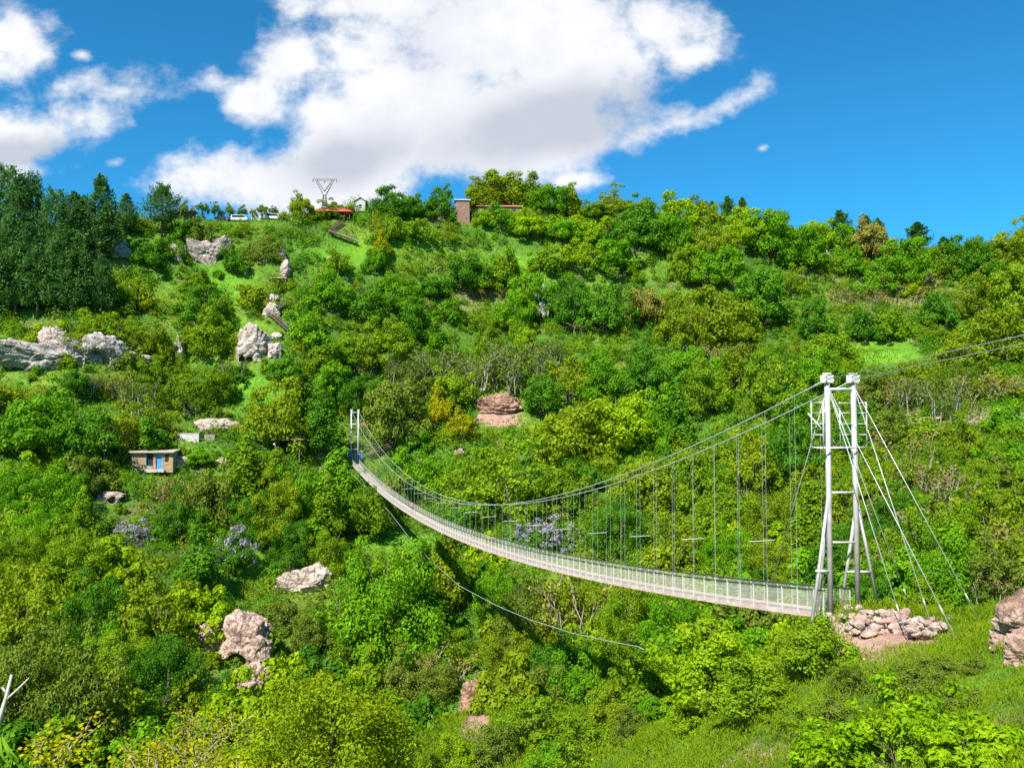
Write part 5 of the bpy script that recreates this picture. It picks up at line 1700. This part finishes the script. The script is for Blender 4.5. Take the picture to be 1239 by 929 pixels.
# ------------------------------------------------------------------ close foreground
# round tree below, its crown only in view
q = np.array([P(402, 900, 56)[0], 56.0, 0]); q[2] = h1(q[0], q[1])
V, Fq, lp = crown(201, 12.2, 9.6, 0.8, 170, 150, 0.19, lobe_r=(0.10, 0.19), rlo=0.6)
fg = empty("broadleaf_tree", tuple(q)); tag(fg, "large round lime-green tree at the bottom, left of centre", "tree", "trees of the near bank")
fg.scale = (1.22, 1.22, max(0.6, 1.06 * (P(402, 806, 55)[2] - q[2]) / 9.6))
M['F1'] = leaf_mat("fresh_lime_leaf", (0.09, 0.165, 0.005), (0.20, 0.30, 0.007), (0.34, 0.42, 0.012), clump=0.5)
link("crown", np_mesh("crown", V, Fq, [M['F1']]), fg)
trunk_mb(3, 12, 9.6, 0.8, lp, 14).build("trunk", M['bark'], fg, smooth=True)


def branchy(seed, h, spread, leaf, nleaf, lev=4):
    """open tree of bare pale limbs with tufts of young leaves at the twig ends"""
    rr = random.Random(seed); r = np.random.default_rng(seed)
    tb = MB(); tips = []

    def grow(p, d, L, rad, lv):
        pts = [p]
        for k in range(3):
            d = (d + Vector((rr.gauss(0, .12), rr.gauss(0, .12), rr.uniform(-.02, .10)))).normalized()
            pts.append(pts[-1] + d * L / 3)
        tb.tube(pts, [rad, rad * .85, rad * .7, rad * .5], 5, cap=False)
        if lv <= 1:
            for k in range(1, 4): tips.append(pts[k])
        if lv > 0:
            for _ in range(rr.randint(3, 4)):
                s = pts[rr.choice((2, 3, 3))]
                a = rr.random() * 2 * PI
                nd_ = (d + Vector((math.cos(a), math.sin(a), rr.uniform(-.1, .5))) * spread).normalized()
                grow(s, nd_, L * rr.uniform(.55, .8), rad * .55, lv - 1)
    grow(Vector((0, 0, -.5)), Vector((0.05, 0, 1)), h * 0.38, 0.02 * h, lev)
    Tp = np.array([tuple(t_) for t_ in tips])
    idx = r.integers(0, len(Tp), nleaf)
    pos = Tp[idx] + r.normal(size=(nleaf, 3)) * 0.10
    V, Fq = leaf_quads(pos, rdir(nleaf, r) + np.array([0, -.4, .2]), leaf, 0.62, r)
    return V, Fq, tb


for seed, px, py, Y, h, nl, lb in ((5, 188, 812, 27, 6.5, 5200, "sparse golden-leaved sapling with bare pale limbs, bottom left"), (9, 268, 838, 33, 6.2, 5200, "sparse golden sapling between the bottom left one and the round tree")):
    top = P(px, py, Y)
    x, y = top[0], Y
    g = h1(x, y)
    V, Fq, tb = branchy(seed, max(3, (top[2] - g)) * 0.62, 0.75, 0.066, nl)
    zmax = V[:, 2].max()
    o = empty("sapling", (x, y, g)); tag(o, lb, "tree", "golden saplings of the near slope")
    k = (top[2] - g) / zmax
    o.scale = (k * 1.5, k * 1.5, k)
    link("crown", np_mesh("crown", V, Fq, [M['gold']]), o)
    tb.build("trunk", M['pbark'], o, smooth=True)

# bright big-leaved shrub, bottom right
M['F3'] = leaf_mat("large_bright_leaf", (0.09, 0.20, 0.003), (0.20, 0.37, 0.004), (0.34, 0.48, 0.008), trans=0.35, clump=0.9)
for seed, px, pt, Y, w, lb in ((301, 1098, 818, 22, 3.9, "bright big-leaved shrub in the bottom right corner, tallest of three"), (302, 1195, 862, 19.5, 3.0, "bright big-leaved shrub cut by the right corner of the photo"), (303, 1012, 872, 23, 2.8, "lower bright big-leaved shrub left of the tallest one")):
    x = P(px, pt, Y)[0]; g = h1(x, Y)
    h = max(1.2, P(px, pt, Y)[2] - g)
    V, Fq, lp = crown(seed, w, h, 0.1, 60, 62, 0.17, aspect=0.46, lobe_r=(0.11, 0.2), rlo=0.5, top_bias=0.4)
    o = empty("shrub", (x, Y, g)); tag(o, lb, "shrub", "big-leaved shrubs of the near bank")
    link("foliage", np_mesh("foliage", V, Fq, [M['F3']]), o)
    trunk_mb(seed, w, h, .1, lp, 12, 0.06, 5).build("stems", M['bark'], o, smooth=True)

# broken dead stem and the leafy sprig close to the camera
Y = 8.0
b0 = P(-30, 930, Y); g = h1(b0[0], b0[1])
dt = empty("dead_sapling", (b0[0] - .25, b0[1], g)); tag(dt, "bare forked dead stem at the left edge near the bottom", "tree")
O = Vector(dt.location)
pts = [Vector((0, 0, -.3)), Vector(P(-28, 960, Y)) - O, Vector(P(0, 868, Y)) - O, Vector(P(8, 842, Y)) - O, Vector(P(14, 816, Y)) - O]
MB().tube(pts, [.05, .042, .024, .018, .012], 8).build("trunk", M['deadwood'], dt, smooth=True)
MB().tube([pts[3] + Vector((0, 0, -.03)), Vector(P(22, 833, Y)) - O, Vector(P(35, 820, Y)) - O], [.013, .010, .006], 6).build("branch", M['deadwood'], dt, smooth=True)
MB().tube([Vector(P(5, 838, Y)) - O + Vector((0.02, 0, 0)), Vector(P(2.5, 831, Y)) - O], [.014, .008], 5).build("branch", M['deadwood'], dt, smooth=True)
Y = 5.0
sp0 = P(-60, 890, Y); g = h1(sp0[0], Y)
so = empty("leafy_sapling", (sp0[0], Y, g)); tag(so, "sprig of large drooping bright leaves at the bottom left corner", "plant")
O = Vector(so.location)
MB().tube([Vector((0, 0, -.2)), Vector(P(-55, 930, Y)) - O, Vector(P(-25, 893, Y)) - O, Vector(P(4, 890, Y)) - O], [.02, .015, .009, .005], 6).build("stem", M['bark'], so, smooth=True)
M['F5'] = leaf_mat("drooping_leaf", (0.12, 0.26, 0.01), (0.18, 0.36, 0.015), (0.22, 0.42, 0.02), trans=0.5)


def big_leaf(tip0, tip1, wd, nrm):
    a, b_ = Vector(tip0), Vector(tip1)
    d = b_ - a; s = d.cross(Vector(nrm)).normalized()
    vs, fs = [], []
    n = 9
    for i in range(n):
        t_ = i / (n - 1)
        w = wd * math.sin(PI * min(1, t_ ** 0.8 * 1.0)) * (1 - .25 * t_) + 0.001
        c = a.lerp(b_, t_) + Vector(nrm) * 0.035 * math.sin(PI * t_)
        vs += [c - s * w, c + Vector(nrm) * -0.004, c + s * w]
    for i in range(n - 1):
        for k in range(2):
            fs.append((i * 3 + k, i * 3 + k + 1, i * 3 + k + 4, i * 3 + k + 3))
    return vs, fs


for (a, b_, wd) in (((2, 889), (23, 918), 0.011), ((0, 890), (8, 924), 0.011), ((-3, 890), (-1, 928), 0.010), ((6, 889), (16, 922), 0.009), ((-20, 893), (-14, 935), 0.018), ((-30, 896), (-34, 940), 0.018)):
    vs, fs = big_leaf(Vector(P(*a, Y)) - O, Vector(P(*b_, Y - .05)) - O, wd, (0.1, -.95, .25))
    MB().add(vs, fs).build("leaf", M['F5'], so, smooth=True)

# ------------------------------------------------------------------ labels of the plants: colour and form, then what it stands by
LM = [(390, 235, "the lattice pylon"), (403, 256, "the red roof"), (435, 246, "the gabled house"), (559, 255, "the masonry tower"), (287, 260, "the left white van"), (328, 258, "the right white van"), (306, 425, "the twin cave rock"),
      (136, 302, "the pale rock by the pines"), (255, 306, "the rocks below the van"), (344, 322, "the leaning rock pillar"), (25, 430, "the left edge cliff"), (124, 430, "the round cave mouth"),
      (218, 425, "the rock finger"), (338, 388, "the lower stairs"), (412, 286, "the upper stairs"), (605, 488, "the red soil bank"), (185, 556, "the stone hut"), (250, 528, "the terrace wall"),
      (350, 546, "the dark shelter"), (430, 525, "the far bridge tower"), (655, 375, "the white blossom"), (500, 612, "the person"), (372, 706, "the white rock ledge"), (298, 785, "the pitted pink rock"),
      (655, 648, "the lilac by the deck"), (1015, 500, "the tower cage"), (1018, 742, "the near tower feet"), (1222, 755, "the rock bank"), (770, 885, "the pink boulder"), (578, 860, "the red soil slip"),
      (1075, 428, "the bright meadow patch"), (1090, 362, "the dry brown slope"), (175, 640, "the left lilac bushes"), (1148, 325, "the white flowered ridge bush"), (900, 705, "the near end of the deck"),
      (700, 675, "the middle of the deck"), (755, 600, "the sagging main cables"), (462, 300, "the golden bush"), (555, 551, "the small hollow rock"), (868, 578, "the brown hanger rock"), (1196, 481, "the upright pale rock"),
      (600, 735, "the slack guy cable"), (402, 880, "the round lime tree"), (1098, 870, "the big-leaved shrub"), (1190, 255, "the right end of the ridge"), (10, 830, "the dead stem"), (850, 262, "the ridge right of centre"), (1237, 510, "the right edge rock"), (40, 560, "the left edge")]
NOUN = {'pine_tree': 'pine', 'fir_tree': 'conifer', 'broadleaf_tree': 'tree', 'shrub': 'shrub', 'bare_shrub': 'thicket', 'flowering_bush': 'bush'}
LOOK2 = {'P': 'dark blue-green', 'C': 'narrow dark', 'A': 'bright green', 'D': 'deep green', 'O': 'olive green', 'G': 'mid green', 'Y': 'lime green', 'S': 'grey-green', 'B': 'brownish twiggy', 'B2': 'brown tinged',
         'gold': 'golden yellow', 'lilac': 'pale purple', 'white': 'white blossoming'}
GRP = {'pine_tree': 'pines of the upper left wood', 'fir_tree': 'conifers along the ridge', 'broadleaf_tree': 'broadleaf trees of the gorge', 'shrub': 'shrubs of the gorge slopes', 'bare_shrub': 'twiggy thickets on the slopes', 'flowering_bush': 'flowering bushes on the slopes'}
CATN = {'pine_tree': 'pine tree', 'fir_tree': 'conifer', 'broadleaf_tree': 'tree', 'shrub': 'shrub', 'bare_shrub': 'shrub', 'flowering_bush': 'bush'}
ORD = ["leftmost", "second from left", "third from left", "fourth from left", "fifth from left", "sixth from left", "seventh from left", "eighth from left", "ninth from left", "tenth from left", "eleventh from left", "twelfth from left", "thirteenth from left", "fourteenth from left", "fifteenth from left", "sixteenth from left"]
cells = {}
for (root, px, pyc, kind, name, w) in plants:
    best = min(LM, key=lambda l: (l[0] - px) ** 2 + (1.15 * (l[1] - pyc)) ** 2)
    dx, dy = px - best[0], pyc - best[1]
    dist = math.hypot(dx, dy)
    if best[2] == "the left edge" and dist < 60: rel = "at"
    elif abs(dy) > abs(dx): rel = "above" if dy < 0 else "below"
    else: rel = "left of" if dx < 0 else "right of"
    tier = "just " if dist < 32 and rel != "at" else ""
    size = "" if kind in ('P', 'lilac', 'white', 'gold') else ("large " if w > 12 else ("small " if w < 5 else ""))
    base = f"{size}{LOOK2[kind]} {NOUN[name]} {tier}{rel} {best[2]}"
    cells.setdefault(base, []).append((px, root, name))
for base, L in cells.items():
    L.sort(key=lambda l: l[0])
    for i, (px, root, name) in enumerate(L):
        lb = base if len(L) == 1 else f"{base}, " + ("rightmost" if i == len(L) - 1 else ORD[min(i, 15)])
        tag(root, lb, CATN[name], GRP[name])

# ------------------------------------------------------------------ sky with clouds, sun
SUN_AZ, SUN_EL = R_(-150), R_(47)         # azimuth from +y towards +x: the sun stands to the left, a little behind the camera
sdir = Vector((math.sin(SUN_AZ) * math.cos(SUN_EL), math.cos(SUN_AZ) * math.cos(SUN_EL), math.sin(SUN_EL)))
sl = bpy.data.lights.new("sun", 'SUN'); sl.energy = 5.0; sl.angle = R_(0.55); sl.color = (1.0, 0.95, 0.87)
so_ = bpy.data.objects.new("sun", sl); COL.objects.link(so_)
so_.rotation_euler = sdir.to_track_quat('Z', 'Y').to_euler()

world = bpy.data.worlds.new("World"); scene.world = world
world.use_nodes = True
nt = world.node_tree; nt.nodes.clear()
wo = nt.nodes.new("ShaderNodeOutputWorld")
sky = nt.nodes.new("ShaderNodeTexSky"); sky.sky_type = 'NISHITA'; sky.sun_disc = False
sky.sun_elevation = SUN_EL; sky.sun_rotation = SUN_AZ
sky.altitude = 1800; sky.air_density = 1.0; sky.dust_density = 0.8; sky.ozone_density = 2.0
skc = mixc(nt, 1.0, sky.outputs[0], (0.20, 1.0, 1.28), 'MULTIPLY')
bg = nt.nodes.new("ShaderNodeBackground"); nt.links.new(skc, bg.inputs[0]); bg.inputs[1].default_value = 0.079

tc = nt.nodes.new("ShaderNodeTexCoord")
sx = nt.nodes.new("ShaderNodeSeparateXYZ"); nt.links.new(tc.outputs["Generated"], sx.inputs[0])
ay = mathn(nt, 'MAXIMUM', mathn(nt, 'ABSOLUTE', sx.outputs[1]), 0.08)
U0 = mathn(nt, 'DIVIDE', sx.outputs[0], ay); V0 = mathn(nt, 'DIVIDE', sx.outputs[2], ay)
cv = nt.nodes.new("ShaderNodeCombineXYZ"); nt.links.new(U0, cv.inputs[0]); nt.links.new(V0, cv.inputs[1])


def wnoise(scale, detail, rough, off=0.0, sy=1.0):
    mp = nt.nodes.new("ShaderNodeMapping"); mp.inputs["Location"].default_value = (off, off * 1.7, off * 0.3); mp.inputs["Scale"].default_value = (1, sy, 1)
    nt.links.new(cv.outputs[0], mp.inputs[0])
    t = nt.nodes.new("ShaderNodeTexNoise"); t.inputs["Scale"].default_value = scale; t.inputs["Detail"].default_value = detail; t.inputs["Roughness"].default_value = rough
    nt.links.new(mp.outputs[0], t.inputs["Vector"])
    return mathn(nt, 'SUBTRACT', t.outputs[0], 0.5)


def smooth(x, a, b):
    n = nt.nodes.new("ShaderNodeMapRange"); n.interpolation_type = 'SMOOTHSTEP'
    nt.links.new(x, n.inputs[0]); n.inputs[1].default_value = a; n.inputs[2].default_value = b; n.inputs[3].default_value = 0; n.inputs[4].default_value = 1
    return n.outputs[0]


wx = wnoise(7, 3, .5, 2.0); wy = wnoise(7, 3, .5, 9.0)
Ux = mathn(nt, 'ADD', U0, mathn(nt, 'MULTIPLY', wx, 0.05)); Vx = mathn(nt, 'ADD', V0, mathn(nt, 'MULTIPLY', wy, 0.04))


def ell(px, py, rx, ry, rot=0.0, U=None, V=None, k=1.0):
    d = ray(px, py)
    a = mathn(nt, 'SUBTRACT', U or Ux, float(d[0])); b = mathn(nt, 'SUBTRACT', V or Vx, float(d[2]))
    c, s = math.cos(R_(rot)), math.sin(R_(rot))
    p = mathn(nt, 'DIVIDE', mathn(nt, 'ADD', mathn(nt, 'MULTIPLY', a, c), mathn(nt, 'MULTIPLY', b, s)), rx / F)
    q = mathn(nt, 'DIVIDE', mathn(nt, 'SUBTRACT', mathn(nt, 'MULTIPLY', b, c), mathn(nt, 'MULTIPLY', a, s)), ry / F)
    rr = mathn(nt, 'SQRT', mathn(nt, 'ADD', mathn(nt, 'MULTIPLY', p, p), mathn(nt, 'MULTIPLY', q, q)))
    return mathn(nt, 'MULTIPLY', mathn(nt, 'SUBTRACT', 1.0, rr), k)


E = [(600, 40, 270, 110, 6), (470, 150, 220, 100, 30), (330, 215, 185, 48, 4), (350, 75, 60, 50, 30), (275, 100, 44, 22, -15), (310, 120, 50, 40, 0), (800, 25, 100, 48, -8), (840, 60, 60, 34, 30), (660, 190, 120, 48, 20), (800, 153, 150, 18, 21), (600, 150, 180, 90, 0), (700, 80, 120, 70, 20), (500, -10, 200, 60, 0),
     (20, 166, 96, 38, 4), (145, 103, 88, 28, 8), (105, 140, 60, 34, 20), (20, 45, 56, 46, -25), (60, 30, 40, 20, -10), (145, 198, 16, 9, 0), (926, 174, 10, 6, 0), (100, 64, 12, 8, 0), (700, 222, 50, 14, 10), (30, 205, 60, 20, 0), (460, -60, 400, 60, 0)]
fld = None
for e in E:
    v_ = mathn(nt, 'MULTIPLY', ell(*e), min(1.0, max(0.32, min(e[2], e[3]) / 75.0)))
    fld = v_ if fld is None else mathn(nt, 'SMOOTH_MAX', fld, v_, 0.12)
n_f = wnoise(13, 9, .62, 4.0, 1.25)
n_m = wnoise(5.5, 4, .55, 14.0, 1.2)
dens = mathn(nt, 'ADD', fld, mathn(nt, 'ADD', mathn(nt, 'MULTIPLY', n_f, 1.3), mathn(nt, 'MULTIPLY', n_m, 0.7)))
mask = smooth(dens, -0.04, 0.46)
# grey undersides and thick middles of the cumulus
gz = mathn(nt, 'MAXIMUM', ell(640, 155, 200, 62, 12), ell(420, 190, 120, 42, 15))
gz = mathn(nt, 'MAXIMUM', gz, mathn(nt, 'MULTIPLY', ell(30, 185, 110, 24, 0), 0.8))
gsh = smooth(mathn(nt, 'ADD', gz, mathn(nt, 'ADD', mathn(nt, 'MULTIPLY', n_m, 1.5), mathn(nt, 'MULTIPLY', n_f, 0.7))), -0.15, 0.85)
cc = mixc(nt, gsh, (0.92, 0.93, 0.95), (0.54, 0.58, 0.66))
bil = smooth(mathn(nt, 'ADD', mathn(nt, 'MULTIPLY', n_f, 1.0), mathn(nt, 'MULTIPLY', n_m, 0.8)), -0.32, 0.3)
cc = mixc(nt, bil, mixc(nt, 0.5, cc, (0.55, 0.60, 0.70)), cc)
bgc = nt.nodes.new("ShaderNodeBackground"); nt.links.new(cc, bgc.inputs[0]); bgc.inputs[1].default_value = 0.61
ms = nt.nodes.new("ShaderNodeMixShader")
nt.links.new(mask, ms.inputs[0]); nt.links.new(bg.outputs[0], ms.inputs[1]); nt.links.new(bgc.outputs[0], ms.inputs[2])
nt.links.new(ms.outputs[0], wo.inputs[0])

vs_ = scene.view_settings
scene.display_settings.display_device = 'sRGB'
vs_.view_transform = 'Standard'; vs_.look = 'None'; vs_.gamma = 1.0; vs_.use_curve_mapping = False
vs_.exposure = 0.88
scene.render.engine = 'CYCLES'
scene.cycles.max_bounces = 6; scene.cycles.diffuse_bounces = 4; scene.cycles.glossy_bounces = 2; scene.cycles.transmission_bounces = 3; scene.cycles.transparent_max_bounces = 12
scene.cycles.use_denoising = False
